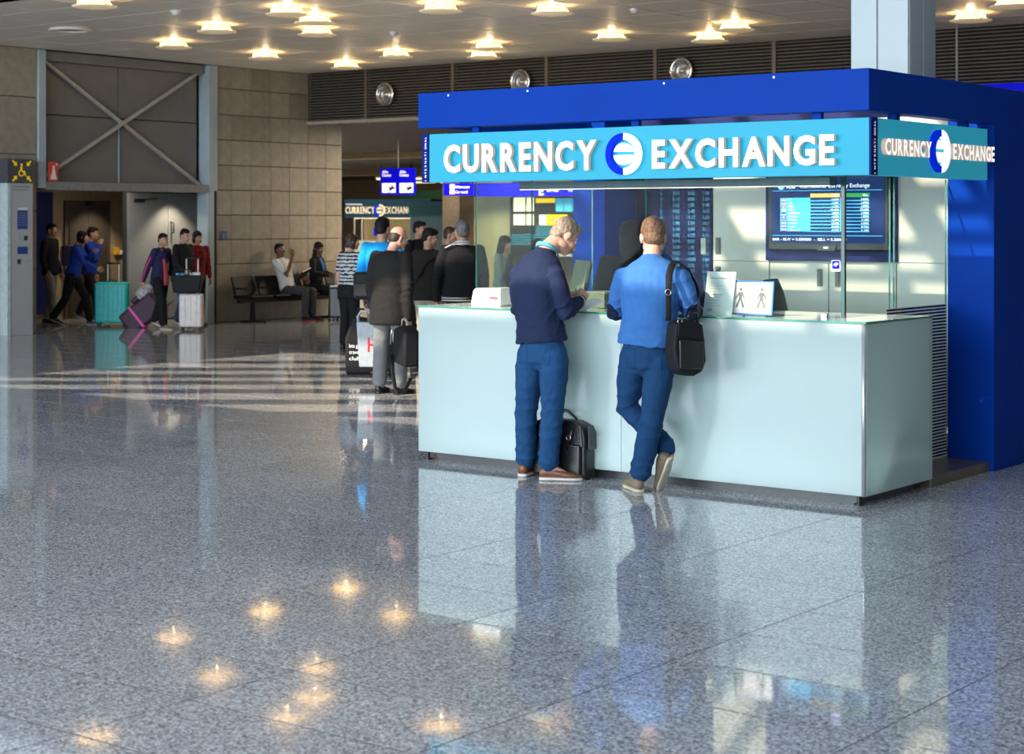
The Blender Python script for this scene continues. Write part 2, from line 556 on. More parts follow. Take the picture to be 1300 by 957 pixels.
for a, b in ((20.0, 20.88), (20.89, 21.8), (21.81, 22.38)):
    lf = box('leaf', (-23.65, -23.60, a, b, 0.02, 2.18), m_gd, d2, bevel=0.004)
MB().box(-23.6, -23.55, 20.12, 20.32, 2.02, 2.08).bar((-23.57, 20.3, 2.06), (-23.5, 20.55, 2.09), 0.02, 0.02).build('closer', m_black, d2)
for y in (20.95, 21.9):
    MB().tube([(-23.6, y, 1.68), (-23.53, y, 1.66), (-23.53, y, 1.5), (-23.6, y, 1.48)], 0.014, n=8).build('handle', m_black, d2)
o = box('wall_banner', (-24.99, -24.95, 18.2, 19.48, 0.1, 2.2), m_navy); tag(o, 'dark navy banner panel on the lobby wall left of the lift', 'banner')
cp = empty('call_point', (-24.97, 20.9, 1.1), label='yellow call point box with a small white socket beside the lift doors', cat='call point')
box('housing', (-25.0, -24.94, 20.84, 20.93, 1.10, 1.22), M('call_yellow', (0.75, 0.45, 0.01), 0.5), cp, bevel=0.006)
box('socket', (-25.0, -24.95, 20.96, 21.02, 1.10, 1.17), m_white, cp, bevel=0.004)
for x, y in ((-24.4, 20.25), (-23.2, 20.9)):
    lamp('lobby_spot', 'SPOT', 100, (1, 0.80, 0.55), (x, y, 2.28), (x - 0.25, y, 0), spot_size=R_(95), spot_blend=0.6, shadow_soft_size=0.05)
lamp('lobby_fill', 'AREA', 26, (1, 0.85, 0.65), (-23.6, 19.4, 2.27), (-24.2, 19.4, 0), shape='RECTANGLE', size=1.2, size_y=3.5)  # added fill lamp that brightens the lobby, no fitting there

# ------------------------------------------------------------------ low ceiling, bulkhead, louvre band
ceil = box('ceiling', (-22.6, 9.2, 12.9, 23.2, 4.318, 4.6), m_core, kind='structure')
cp0 = None
for i in range(19):
    for j in range(10):
        x0 = -22.04 + i; y0 = 12.91 + j * 0.982
        if cp0 is None:
            cp0 = MB().box(0.011, 0.989, 0.011, 0.971, 0, 0.03).build('ceiling_tile', m_ceil, ceil, bevel=0.004, seg=1, local=True)
            o = cp0
        else:
            o = cp0.copy(); COL.objects.link(o)
        o.location = (x0, y0, 4.30)
box('wall_bulkhead', (-22.5, 9.2, 12.88, 13.1, 4.3, 12.3), m_white, kind='structure')
box('ceiling_hall', (-75, 9.2, 22.9, 75, 3.44, 3.6), M('hall_ceiling', (0.03, 0.026, 0.022), 0.7), kind='structure')
lv = box('wall_louver', (-22.04, 9.0, 22.80, 22.9, 3.40, 4.31), m_dark, kind='structure')
mul = [-22.04, -20.645, -18.707, -16.781, -14.731, -12.687, -10.65, -8.62, -6.59, -4.56, -2.5]
sl = {}
for a, b in zip(mul[:-1], mul[1:]):
    L = round(b - a - 0.05, 3)
    for k in range(17):
        z = 3.475 + k * 0.0497
        if L not in sl:
            rot = Euler((R_(-12), 0, 0)).to_matrix()
            sl[L] = MB().obox((0, 0, 0), (L / 2, 0.012, 0.0085), rot).build('slat', m_slat, lv, local=True); o = sl[L]
        else:
            o = sl[L].copy(); COL.objects.link(o)
        o.location = ((a + b) / 2, 22.755, z)
for x in mul:
    box('mullion', (x - 0.03, x + 0.03, 22.715, 22.80, 3.45, 4.31), m_slat, lv)
box('soffit_edge', (-22.04, 9.0, 22.70, 22.95, 3.40, 3.452), M('soffit', (0.35, 0.30, 0.24), 0.5), lv)

nz = None
for x, z, lab in ((-20.148, 3.853, 'round chrome air nozzle on the louvre band left of the kiosk'),
                  (-17.252, 3.93, 'round air nozzle half hidden by the left part of the blue fascia'),
                  (-14.226, 3.95, 'round air nozzle half hidden above the middle of the blue fascia')):
    if nz is None:
        nz = empty('air_nozzle', (x, 22.70, z), label=lab, cat='air nozzle', group='air nozzles on the louvre band')
        MB().lathe([(0.20, 0.02), (0.205, 0.05), (0.19, 0.07), (0.15, 0.06), (0.145, 0.0)], (0, 0, 0), (0, -1, 0)).build('ring', m_chrome, nz, local=True)
        MB().lathe([(0.15, 0.02), (0.13, -0.02), (0.08, -0.035), (0.05, 0.03), (0.0, 0.045)], (0, 0, 0), (0, -1, 0)).build('bowl', M('nozzle_bowl', (0.4, 0.37, 0.33), 0.3, metal=0.8), nz, local=True)
    else:
        dup(nz, (x, 22.70, z), label=lab)

# ------------------------------------------------------------------ tall front hall: roof with its skylight, side wall, glazed front
rf = MB()
rf.box(-23, 9.2, -8.3, -7.65, 12, 12.3).box(-23, 9.2, -1.9, 13, 12, 12.3).box(-23, -21, -7.65, -1.9, 12, 12.3).box(-8.3, 9.2, -7.65, -1.9, 12, 12.3)
roof = rf.build('roof', m_roof, kind='structure')
m_truss = M('truss', (0.55, 0.56, 0.57), 0.5)
fx, fy = 0.793, 0.6095
for n_c in (3.72, 4.8, 5.85, 6.78, 7.6, 8.48, 9.5):           # slats across the left half of the skylight
    pts = []
    for t in np.arange(-24, 0, 0.25):
        p = Vector((-0.6095 * n_c + fx * t, 0.793 * n_c + fy * t))
        if -21 < p.x < -13.0 and -7.65 < p.y < -1.9: pts.append(p)
    if len(pts) > 2:
        MB().bar((pts[0].x, pts[0].y, 12.1), (pts[-1].x, pts[-1].y, 12.1), 0.38, 0.08).build('slat', m_truss, roof)
for y, w in ((-5.575, 1.45), (-4.62, 0.10), (-4.30, 0.10), (-3.72, 0.20)):  # widest one is an added unseen blocker shading the kiosk fascia and sign
    MB().bar((-13.0, y, 12.1), (-8.3, y, 12.1), w, 0.06).build('beam', m_truss, roof)
for x, w in ((-12.7, 0.12), (-11.68, 0.26), (-11.05, 0.10), (-10.45, 0.12), (-9.95, 0.26), (-9.3, 0.1)):
    MB().bar((x, -1.5, 12.1), (x + 1.15, -7.5, 12.1), w, 0.06).build('beam', m_truss, roof)
box('wall_right', (9.0, 9.2, -8.3, 23, 0, 12.3), M('right_wall', (0.2, 0.2, 0.2), 0.7), kind='structure')
wb = box('wall_back', (-23, 9.2, -8.3, -8.0, 7.0, 12.3), m_white, kind='structure')
win = box('window_1', (-23, 9.2, -8.2, -8.1, 6.9, 7.0), m_steel, kind='structure')
for k in range(12):
    x = -22.5 + k * 2.8
    box('mullion', (x - 0.06, x + 0.06, -8.25, -8.05, 0, 6.9), m_steel, win)

# ------------------------------------------------------------------ hall beyond the louvre band
box('wall_inner', (-23.32, 9.0, 28.0, 28.3, 0, 3.44), m_beige, kind='structure')
box('trim_2', (-22.84, -22.45, 27.96, 28.0, 0, 3.44), m_brown, kind='structure')
box('trim_3', (-22.45, -21.5, 27.94, 28.0, 0, 3.44), m_olive, kind='structure')
box('trim_4', (-21.5, -16, 27.97, 28.0, 0, 3.44), m_brown, kind='structure')
box('wall_far', (-75, -20, 56, 56.3, 0, 3.44), m_beige, kind='structure')
box('wall_hall_left', (-75, -74.7, 23.6, 56, 0, 3.44), m_beige, kind='structure')
box('wall_hall_front', (-75, -22.5, 23.6, 23.9, 0, 3.6), m_core, kind='structure')
box('trim_5', (-50, -20, 33.9, 34.4, 3.30, 3.44), m_beige, kind='structure')
box('trim_6', (-60, -20, 44, 44.5, 3.22, 3.44), m_beige, kind='structure')
for x, y in ((-29, 30), (-36, 38), (-45, 46), (-20, 25.8)):
    lamp('hall_light', 'AREA', 420, (1.0, 0.80, 0.55), (x, y, 3.35), (x, y, 0), shape='RECTANGLE', size=3, size_y=1.2)
m_strip = M('strip_glow', (0.9, 0.85, 0.7), 0.4, emit=(1, 0.86, 0.6), estr=1.3)
st = None
SL = ['nearest glowing strip light in the row of three left of the hanging gate sign', 'middle glowing strip light in the row of three left of the gate sign', 'farthest glowing strip light in the row of three left of the gate sign',
      'upper strip light of the pair just above the distant currency kiosk', 'lower strip light of the pair just above the distant currency kiosk',
      'upper strip light of the pair between gate sign and car rental sign', 'lower strip light of the pair between gate sign and car rental sign']
for k, (x, y) in enumerate(((-36.2, 46.6), (-37.6, 46.0), (-38.9, 45.4), (-35.2, 41.5), (-36.0, 41.0), (-30.5, 42.5), (-31.4, 42.0))):
    if st is None:
        st = empty('strip_light', (x, y, 3.0), label=SL[0], cat='strip light', group='strip lights in the far hall')
        box('tube', (-0.75, 0.75, -0.06, 0.06, -0.03, 0.02), m_strip, st, local=True)
        box('housing', (-0.78, 0.78, -0.08, 0.08, 0.02, 0.07), m_grey, st, local=True)
        for sx in (-0.6, 0.6): box('hanger', (sx - 0.01, sx + 0.01, -0.01, 0.01, 0.07, 0.44), m_black, st, local=True)
    else:
        dup(st, (x, y, 3.0), label=SL[k])
gp = empty('glass_partition', (-32.3, 38.2, 0), label='pale blue glazed partition beside the second currency kiosk', cat='partition')
box('pane', (-33.0, -31.6, 38.2, 38.24, 0.05, 1.85), M('blue_pane', (0.16, 0.30, 0.42), 0.2), gp)
box('frame', (-33.05, -31.55, 38.18, 38.26, 1.85, 2.25), M('partition_top', (0.03, 0.14, 0.22), 0.4), gp)

# ------------------------------------------------------------------ pillar rising behind the kiosk
pil = box('pillar', (-6.235, -5.775, 12.385, 12.845, 0, 12), m_grey, kind='structure')
m_clad = M('pillar_cladding', (0.46, 0.53, 0.55), 0.42, var=0.03, scale=2)
for a, b in ((-6.24, -6.027), (-6.015, -5.77)):
    box('panel', (a, b, 12.37, 12.39, 0, 12), m_clad, pil, bevel=0.004)
for a, b in ((12.39, 12.617), (12.629, 12.85)):
    box('panel', (-5.78, -5.765, a, b, 0, 12), m_clad, pil, bevel=0.004)

# ------------------------------------------------------------------ ceiling lamps
m_ring = M('lamp_ring_glow', (1, 0.8, 0.45), 0.4, emit=(1.0, 0.66, 0.24), estr=3.5)
m_plate = M('lamp_plate', (0.9, 0.8, 0.6), 0.3, emit=(1.0, 0.70, 0.32), estr=0.25)
def ceiling_lamp(x, y, label):
    t = empty('ceiling_lamp', (x, y, 4.30), label=label, cat='ceiling lamp', group='ring lamps on the low ceiling')
    MB().disc((0, 0, -0.02), 0.10, 0.02).build('mount', m_chrome, t, local=True)
    MB().ring((0, 0, -0.045), 0.17, 0.009).ring((0, 0, -0.075), 0.19, 0.008).build('glowing_ring', m_ring, t, local=True)
    MB().lathe([(0, -0.108), (0.235, -0.112), (0.26, -0.105), (0.26, -0.098), (0.235, -0.102), (0, -0.1)]).build('glass_plate', m_plate, t, local=True)
    for k in range(3):
        a = k * 2.094
        MB().bar((0.2 * math.cos(a), 0.2 * math.sin(a), 0), (0.2 * math.cos(a), 0.2 * math.sin(a), -0.10), 0.012, 0.012).build('rod', m_chrome, t, local=True)
    return t
LP = [(-15.27, 15.4, 'upper lamp of the pair at the top edge above the steel bay'), (-16.49, 13.47, 'lamp at the top left of the ceiling, above the round grille'),
      (-17.4, 16.24, 'lamp above the upper right corner of the steel bay'), (-15.66, 16.29, 'upper lamp of the close pair left of the louvre band'),
      (-16.63, 17.34, 'lower lamp of the close pair left of the louvre band'), (-19.47, 17.34, 'lamp over the right half of the steel bay, close to the wall'),
      (-19.67, 19.37, 'lamp over the stone wall between bay and louvre band'), (-19.84, 21.37, 'lamp in the corner where stone wall meets louvre band'),
      (-13.59, 16.28, 'lamp at the top edge above the left end of the fascia'), (-17.91, 20.4, 'lamp close over the louvre band, above the first air nozzle'),
      (-16.02, 20.29, 'upper lamp of the overlapping pair above the second air nozzle'), (-16.93, 21.31, 'lower lamp of the overlapping pair touching the louvre band'),
      (-12.68, 17.29, 'larger lamp high above the fascia, right of the overlapping pair'), (-13.85, 20.26, 'single lamp above the fascia between second and third air nozzle'),
      (-11.71, 16.4, 'lamp cut by the top edge above the fascia middle'), (-12.89, 21.27, 'lamp touching the louvre band above the third air nozzle'),
      (-11.88, 20.24, 'lamp just left of the pale pillar'), (-8.99, 21.08, 'lamp just right of the pale pillar, over the louvres'),
      (-8.01, 19.98, 'lamp at the far right edge of the ceiling')]
lamp0 = None
for x, y, lab in LP:
    lab = 'round warm ceiling ' + lab
    if lamp0 is None: lamp0 = ceiling_lamp(x, y, lab)
    else: dup(lamp0, (x, y, 4.30), label=lab)
    lamp('lamp_bulb', 'POINT', 11, (1.0, 0.72, 0.40), (x, y, 4.225), shadow_soft_size=0.04)
gr = empty('ceiling_grille', (-19.41, 15.45, 4.30), label='unlit round ceiling grille near the left wall', cat='grille')
MB().lathe([(0.26, 0), (0.30, -0.02), (0.28, -0.035), (0.2, -0.03), (0.19, 0)]).build('rim', m_ceil, gr, local=True)
MB().lathe([(0.19, -0.012), (0.0, -0.02)]).build('face', m_grey, gr, local=True)
sd = None
for x, y, lab in ((-16.7, 14.9, 'small dome sensor on the ceiling left of the steel bay lamps'), (-16.2, 18.4, 'small dome sensor on the ceiling above the louvre band'), (-12.1, 18.2, 'small dome sensor on the ceiling above the fascia')):
    o = MB().lathe([(0.06, 0), (0.06, -0.02), (0.04, -0.05), (0.0, -0.06)], n=16).build('smoke_sensor', m_white)
    o.location = (x, y, 4.30); tag(o, lab, 'sensor', 'ceiling sensors')

# ------------------------------------------------------------------ lettering helpers
def letter_row(word, x0, x1, o, u, v, z0, z1, mats, parent, depth, bold=0.034, lift=0.012, name='letter', joined=False):
    """raised letters between x0 and x1 along u, each letter a part"""
    o, u, v = Vector(o), Vector(u), Vector(v)
    gs = [glyphs(ch, bold, 0.3) for ch in word]
    gap = 0.13
    tot = sum(g[2] for g in gs) + gap * (len(gs) - 1) - 0.05 * sum(c in 'XYA' for c in word[:-1])
    k = (x1 - x0) / tot
    n = u.cross(v)
    x = x0
    one = MB()
    for ch, (P, F, w) in zip(word, gs):
        ys = [p[1] for p in P]; zs = [p[2] for p in P]
        ya, yb = min(ys), max(ys); za, zb = min(zs), max(zs)
        vs = [o + u * (x + p[0] * k) + v * (z0 + (p[1] - ya) / (yb - ya) * (z1 - z0)) + n * (lift + (p[2] - za) / max(1e-6, zb - za) * depth) for p in P]
        mb = one if joined else MB()
        for f in F:
            mb.mi = 0 if min(P[i][2] for i in f) > zb - 1e-4 else 1
            k0 = len(mb.f); mb.f.append(tuple(i + len(mb.v) for i in f)); mb.m.append(mb.mi); mb.sm.append(False)
        mb.v += [tuple(p) for p in vs]
        if not joined: mb.build(name, mats, parent)
        x += (w + gap) * k - (0.05 * k if ch in 'XYA' else 0)
    if joined: return one.build(name, mats, parent)

def arc_pts(r0, r1, a0, a1, n=18):
    A = [a0 + (a1 - a0) * i / n for i in range(n + 1)]
    return [(r1 * math.cos(a), r1 * math.sin(a)) for a in A] + [(r0 * math.cos(a), r0 * math.sin(a)) for a in reversed(A)]

def segm(r, a0, a1, n=14):
    return [(r * math.cos(a0 + (a1 - a0) * i / n), r * math.sin(a0 + (a1 - a0) * i / n)) for i in range(n + 1)]

def logo(c, u, v, r, parent, mblue, mwhite, depth=0.03, lift=0.012):
    h = math.pi / 2
    MB().prism(arc_pts(r * 0.68, r, h + 0.05, 3 * h - 0.05), c, u, v, lift, lift + depth).build('logo_blue_half', mblue, parent)
    MB().prism(arc_pts(r * 0.68, r, -h + 0.05, h - 0.05), c, u, v, lift, lift + depth).build('logo_white_half', mwhite, parent)
    MB().prism(segm(r * 0.52, 0.22, math.pi - 0.22), c, u, v, lift, lift + depth).build('logo_globe_top', mwhite, parent)
    MB().prism(segm(r * 0.52, math.pi + 0.1, 2 * math.pi - 0.1), c, u, v, lift, lift + depth).build('logo_globe_bottom', mwhite, parent)

# ------------------------------------------------------------------ kiosk shell
kiosk = empty('exchange_kiosk', (-6.5, 10.9, 0), label='blue framed currency exchange kiosk with a thick fascia and a dark blue side wall', cat='kiosk')
box('fascia_front', (-8.28, -4.76, 9.67, 9.80, 2.36, 2.61), m_blue, kiosk, bevel=0.003)
box('fascia_right', (-4.89, -4.76, 9.803, 11.56, 2.36, 2.61), m_blue, kiosk, bevel=0.003)
box('fascia_left', (-8.28, -8.15, 9.803, 11.56, 2.36, 2.61), m_blue, kiosk, bevel=0.003)
box('side_wall', (-5.10, -4.765, 11.563, 15.2, 0, 2.61), m_blue, kiosk, bevel=0.004)
box('side_wall', (-8.275, -7.97, 11.563, 12.05, 0, 2.61), m_blue, kiosk, bevel=0.004)
box('back_wall', (-8.275, -5.1, 12.358, 12.366, 0, 2.61), m_navy, kiosk)
m_plinth = M('platform_metal', (0.16, 0.13, 0.11), 0.3, metal=0.4)
box('platform', (-8.15, -4.80, 10.62, 12.36, 0, 0.068), m_plinth, kiosk, bevel=0.003)
m_scr = M('screw', (0.8, 0.8, 0.8), 0.3, metal=1.0)
for x in (-8.0, -7.3, -6.2, -5.4):
    MB().disc((x, 9.67, 2.585), 0.006, 0.003, (0, -1, 0), n=10).build('screw', m_scr, kiosk)
for x in (-7.82, -6.48, -5.15):
    box('hanger', (x - 0.03, x + 0.03, 9.75, 9.79, 2.29, 2.36), m_blue, kiosk, bevel=0.003)
for y in (10.15, 11.2):
    box('hanger', (-4.86, -4.80, y - 0.03, y + 0.03, 2.29, 2.36), m_blue, kiosk, bevel=0.003)

m_cyan = M('sign_cyan', (0.015, 0.27, 0.41), 0.45, var=0.03, scale=2, spec=0.2, emit=(0.04, 0.50, 0.68), estr=0.32)
m_let = M('letter_white', (0.85, 0.85, 0.85), 0.4, emit=(1.0, 0.97, 0.93), estr=0.8)
m_letside = M('letter_return', (0.55, 0.45, 0.38), 0.4, emit=(1.0, 0.72, 0.5), estr=0.25)
m_lblue = M('logo_blue', (0.0, 0.015, 0.42), 0.5, spec=0.05, emit=(0.0, 0.03, 0.9), estr=0.45)
sg = empty('exchange_sign', (-6.5, 9.75, 1.98), label='long cyan CURRENCY EXCHANGE sign across the kiosk front with white raised letters', cat='sign')
box('panel', (-8.202, -4.775, 9.70, 9.78, 1.975, 2.318), m_cyan, sg, bevel=0.003)
box('end_strip', (-8.268, -8.204, 9.695, 9.78, 1.975, 2.32), M('strip_blue', (0.002, 0.012, 0.16), 0.5, spec=0.08), sg)
fo = (0, 9.70, 0)
letter_row('CURRENCY', -8.034, -6.725, fo, UX, UZ, 2.037, 2.236, [m_let, m_letside], sg, 0.03)
letter_row('EXCHANGE', -6.287, -4.984, fo, UX, UZ, 2.037, 2.222, [m_let, m_letside], sg, 0.03)
logo((-6.515, 9.70, 2.138), UX, UZ, 0.137, sg, m_lblue, m_let)
vt = MB()
word = 'INTERNATIONAL'
for i, ch in enumerate(word):
    z = 1.985 + i * 0.0252
    P, F, w = glyphs(ch, 0.02)
    vt.text(ch, (-8.222, 9.694, z), (0, 0, 1), (-1, 0, 0), 0.026)
vt.build('small_lettering', m_let, sg)
sg2 = empty('exchange_sign', (-4.8, 10.6, 1.98), label='short CURRENCY EXCHANGE sign on the right side of the kiosk, seen at a slant', cat='sign')
box('panel', (-4.85, -4.765, 9.79, 11.45, 1.975, 2.318), m_cyan, sg2, bevel=0.003)
box('end_strip', (-4.772, -4.760, 9.70, 9.787, 1.975, 2.32), bpy.data.materials['strip_blue'], sg2)
so = (-4.765, 0, 0)
letter_row('CURRENCY', 9.815, 10.47, so, UY, UZ, 2.097, 2.198, [m_let, m_letside], sg2, 0.03, lift=0.012)
letter_row('EXCHANGE', 10.80, 11.47, so, UY, UZ, 2.097, 2.198, [m_let, m_letside], sg2, 0.03, lift=0.012)
logo((-4.765, 10.625, 2.143), UY, UZ, 0.137, sg2, m_lblue, m_let)
vt = MB()
for i, ch in enumerate(word):
    vt.text(ch, (-4.7595, 9.755, 1.985 + i * 0.0252), (0, 0, 1), (0, -1, 0), 0.028)
vt.build('small_lettering', m_let, sg2)

va = empty('light_valance', (-6.4, 10.0, 1.92), label='grey green valance box under the sign with a thin warm light line', cat='valance')
box('housing', (-7.585, -5.165, 9.95, 10.05, 1.922, 1.972), M('valance_grey', (0.075, 0.12, 0.125), 0.5, spec=0.2), va, bevel=0.002)
box('light_line', (-7.585, -5.165, 9.955, 9.97, 1.917, 1.922), M('warm_line', (0.9, 0.8, 0.6), 0.4, emit=(1.0, 0.86, 0.6), estr=0.7), va)

# ------------------------------------------------------------------ service counter
ct = empty('service_counter', (-6.5, 10.1, 0), label='long white frosted glass service counter of the currency kiosk', cat='counter')
box('front_panel', (-8.26, -6.521, 9.65, 9.662, 0.062, 1.088), m_frost, ct, bevel=0.002)
box('front_panel', (-6.518, -4.79, 9.65, 9.662, 0.062, 1.088), m_frost, ct, bevel=0.002)
box('side_panel', (-4.782, -4.77, 9.665, 10.585, 0.062, 1.088), m_frost, ct, bevel=0.002)
box('side_panel', (-8.262, -8.25, 9.665, 10.585, 0.062, 1.088), m_frost, ct, bevel=0.002)
MB().tube([(-4.787, 9.657, 0.062), (-4.787, 9.657, 1.088)], 0.014, n=12).build('corner_trim', M('corner_metal', (0.5, 0.55, 0.55), 0.3, metal=0.6), ct)
mtop = M('counter_top', (0.72, 0.78, 0.76), 0.08, var=0.02)
box('counter_top', (-8.262, -4.77, 9.648, 10.585, 1.09, 1.098), mtop, ct)
box('top_edge', (-8.264, -4.768, 9.642, 9.648, 1.088, 1.10), m_gedge, ct)
box('top_edge', (-4.77, -4.764, 9.648, 10.585, 1.088, 1.10), m_gedge, ct)
box('inner_back', (-8.25, -4.782, 10.55, 10.58, 0.07, 1.088), m_white, ct)
box('base_plate', (-8.25, -4.785, 9.67, 10.55, 0.062, 0.075), m_grey, ct)
m_kick = M('kick_plinth', (0.045, 0.047, 0.05), 0.35)
box('plinth', (-8.15, -4.86, 9.735, 10.5, 0, 0.061), m_kick, ct)
for x, y in ((-8.22, 9.71), (-4.84, 9.70), (-4.86, 10.5)):
    MB().disc((x, y, 0), 0.03, 0.012, n=16).disc((x, y, 0.012), 0.014, 0.049, n=10).build('foot', m_black, ct)
lamp('counter_tube', 'AREA', 60, (0.93, 0.97, 1.0), (-6.52, 9.90, 0.12), (-6.52, 9.66, 0.45), shape='RECTANGLE', size=3.3, size_y=0.10)

# ------------------------------------------------------------------ glass screens above the counter
def pane(name, x0, x1, y0, y1, z0, z1, root):
    b = MB()
    vs = [(x, y, z) for z in (z0, z1) for y in (y0, y1) for x in (x0, x1)]
    fs = [(0, 2, 3, 1), (4, 5, 7, 6), (0, 1, 5, 4), (2, 6, 7, 3), (0, 4, 6, 2), (1, 3, 7, 5)]
    xlong = (x1 - x0) > (y1 - y0)
    b.v = vs; b.f = fs; b.m = [1, 1, 0, 0, 1, 1] if xlong else [1, 1, 1, 1, 0, 0]; b.sm = [False] * 6
    return b.build(name, [m_glass, m_gedge], root)
for x0, x1, lab in ((-8.08, -7.574, 'narrow clear glass screen at the left end of the counter'), (-7.568, -6.612, 'clear glass screen in front of the man in the navy jumper'),
                    (-6.606, -5.147, 'wide clear glass screen in front of the rate display')):
    g = empty('glass_screen', ((x0 + x1) / 2, 10.08, 1.10), label=lab, cat='glass screen', group='glass screens on the counter')
    pane('pane', x0, x1, 10.074, 10.086, 1.099, 1.985, g)
    for x in (x0 + 0.12, x1 - 0.12):
        box('clamp', (x - 0.02, x + 0.02, 10.066, 10.094, 1.099, 1.118), m_chrome, g, bevel=0.002)
g = empty('glass_screen', (-5.13, 10.4, 1.10), label='clear glass screen on the right side with the dark corner edge', cat='glass screen', group='glass screens on the counter')
pane('pane', -5.136, -5.124, 10.09, 10.72, 1.099, 1.985, g)
box('corner_post', (-5.146, -5.122, 10.066, 10.09, 1.099, 1.985), M('post_dark', (0.01, 0.06, 0.05), 0.2), g)
g = empty('glass_door', (-5.11, 11.1, 0.07), label='tall glass side door with striped privacy film next to the blue wall', cat='glass door')
pane('pane', -5.116, -5.104, 10.74, 11.555, 0.07, 1.985, g)
fm = film_mat('striped_film')
box('privacy_film', (-5.102, -5.100, 10.62, 11.55, 0.08, 1.13), fm, g)
g = empty('glass_screen', (-8.09, 10.9, 1.10), label='clear glass screen closing the left side of the kiosk', cat='glass screen', group='glass screens on the counter')
pane('pane', -8.092, -8.080, 10.09, 11.56, 1.099, 1.985, g)

st = MB()
box_st = empty('camera_sticker', (-5.19, 10.07, 1.42), label='small blue and white camera sticker stuck on the glass near its corner', cat='sticker')
box('sheet', (-5.215, -5.155, 10.072, 10.0735, 1.385, 1.455), m_white, box_st)
box('blue_field', (-5.21, -5.16, 10.0712, 10.0722, 1.40, 1.45), m_signblue, box_st)
MB().prism([(-0.016, -0.006), (0.0, -0.006), (0.0, -0.012), (0.006, -0.012), (0.006, -0.004), (0.018, 0.0), (0.018, 0.014), (-0.008, 0.012)], (-5.186, 10.0712, 1.426), UX, UZ, 0.0, 0.0008).build('camera_symbol', m_white, box_st)

# ------------------------------------------------------------------ back cabinets of the kiosk
m_cab = M('cream_cabinet', (0.62, 0.59, 0.51), 0.45, var=0.03, scale=3)
m_hand = M('cabinet_handle', (0.12, 0.12, 0.10), 0.4)
def cabinet(label, x0, x1, doors, mat, handles):
    t = empty('cabinet', ((x0 + x1) / 2, 12.2, 0.07), label=label, cat='cabinet')
    box('body', (x0 + 0.002, x1 - 0.002, 12.02, 12.355, 0.07, 2.46), mat, t)
    for a, b, c, d in doors:
        box('door', (a + 0.003, b - 0.003, 12.0, 12.018, c + 0.003, d - 0.003), mat, t, bevel=0.002)
    for x, z in handles:
        MB().box(x - 0.022, x + 0.022, 11.992, 12.0, z - 0.065, z + 0.065).box(x - 0.012, x + 0.012, 11.985, 11.993, z - 0.05, z + 0.05).build('handle', m_hand, t, bevel=0.002)
    return t
cabinet('cream tall cabinet right of the navy rate board', -7.243, -6.741, [(-7.243, -6.741, 1.39, 2.45), (-7.243, -6.741, 0.08, 1.39)], m_cab, [(-7.193, 1.507), (-7.193, 1.28)])
cabinet('cream double door cabinet below the rate screen', -6.739, -5.690, [(-6.739, -6.238, 0.08, 1.39), (-6.236, -5.69, 0.08, 1.39)], m_cab, [(-6.309, 1.275), (-6.160, 1.275)])
cabinet('cream cabinet at the right end beside the blue wall', -5.688, -5.105, [(-5.688, -5.105, 1.395, 2.45), (-5.688, -5.105, 0.08, 1.395)], m_cab, [])

rb = empty('rate_board', (-7.74, 12.2, 0.07), label='tall navy rate board with columns of light blue numbers', cat='rate board')
m_board = M('board_navy', (0.006, 0.011, 0.055), 0.6, spec=0.08)
box('panel', (-8.268, -7.246, 12.0, 12.355, 0.07, 2.46), m_board, rb)
m_num = M('number_blue', (0.05, 0.3, 0.5), 0.4, emit=(0.05, 0.30, 0.50), estr=0.5)
cols = [(-7.72, ['0', '0', '0', '1', '5', '0', '0', '0', '0', '0', '0', '0', '0', '1', '1', '0', '0', '1']),
        (-7.58, ['0.05', '0.51', '0.13', '3.23', '0.02', '1.11', '2.98', '0.18', '0.85', '0.14', '3.18', '0.22', '1.05', '2.10', '0.42', '0.15', '1.12', '3.05']),
        (-7.44, ['0.25', '0.62', '0.80', '1.09', '2.40', '14.17', '3.59', '4.90', '6.29', '0.03', '1.32', '7.69', '14.50', '2.51', '4.17', '1.88', '0.21', '6.34']),
        (-7.305, ['0.10', '1.10', '2.34', '3.48', '4.41', '5.20', '14.1', '0.11', '0.53', '6.20', '1.10', '2.45', '3.80', '1.12', '0.43', '7.05', '2.2', '3.9'])]
for cx, vals in cols:
    b = MB()
    for k, s in enumerate(vals):
        b.text(s, (cx, 11.998, 1.955 - 0.0475 * k), UX, UZ, 0.038, align='CENTER')
    b.build('numbers', m_num, rb)
box('handle', (-7.345, -7.30, 11.985, 12.0, 1.44, 1.565), M('board_handle', (0.4, 0.42, 0.36), 0.4), rb, bevel=0.002)

# rate screen with its backing panel
box_tv = empty('screen_backing', (-6.21, 11.98, 1.4), label='dark navy backing panel behind the rate screen', cat='panel')
box('panel', (-6.753, -5.676, 11.965, 11.998, 1.40, 2.40), m_navy, box_tv)
tv = empty('rate_screen', (-6.2, 11.93, 1.48), label='wide black rate screen showing buy and sell rates beside rows of flags', cat='screen')
MB().box(-6.70, -5.70, 11.90, 11.96, 1.478, 2.05).build('case', m_black, tv, bevel=0.012, seg=3)
MB().prism([(-0.09, 0), (0.09, 0), (0.07, -0.05), (-0.07, -0.05)], (-6.2, 11.90, 1.525), UX, UZ, 0.0, 0.012).build('brand_plate', m_black, tv, bevel=0.004)
m_sc = M('screen_navy', (0.01, 0.025, 0.10), 0.5, spec=0.1, emit=(0.015, 0.035, 0.13), estr=0.8)
m_sky = M('screen_sky', (0.03, 0.4, 0.75), 0.3, emit=(0.03, 0.42, 0.78), estr=0.9)
m_sw = M('screen_white', (0.8, 0.85, 0.9), 0.3, emit=(0.85, 0.9, 1.0), estr=0.9)
m_syel = M('screen_yellow', (0.8, 0.5, 0.08), 0.3, emit=(0.9, 0.55, 0.10), estr=0.9)
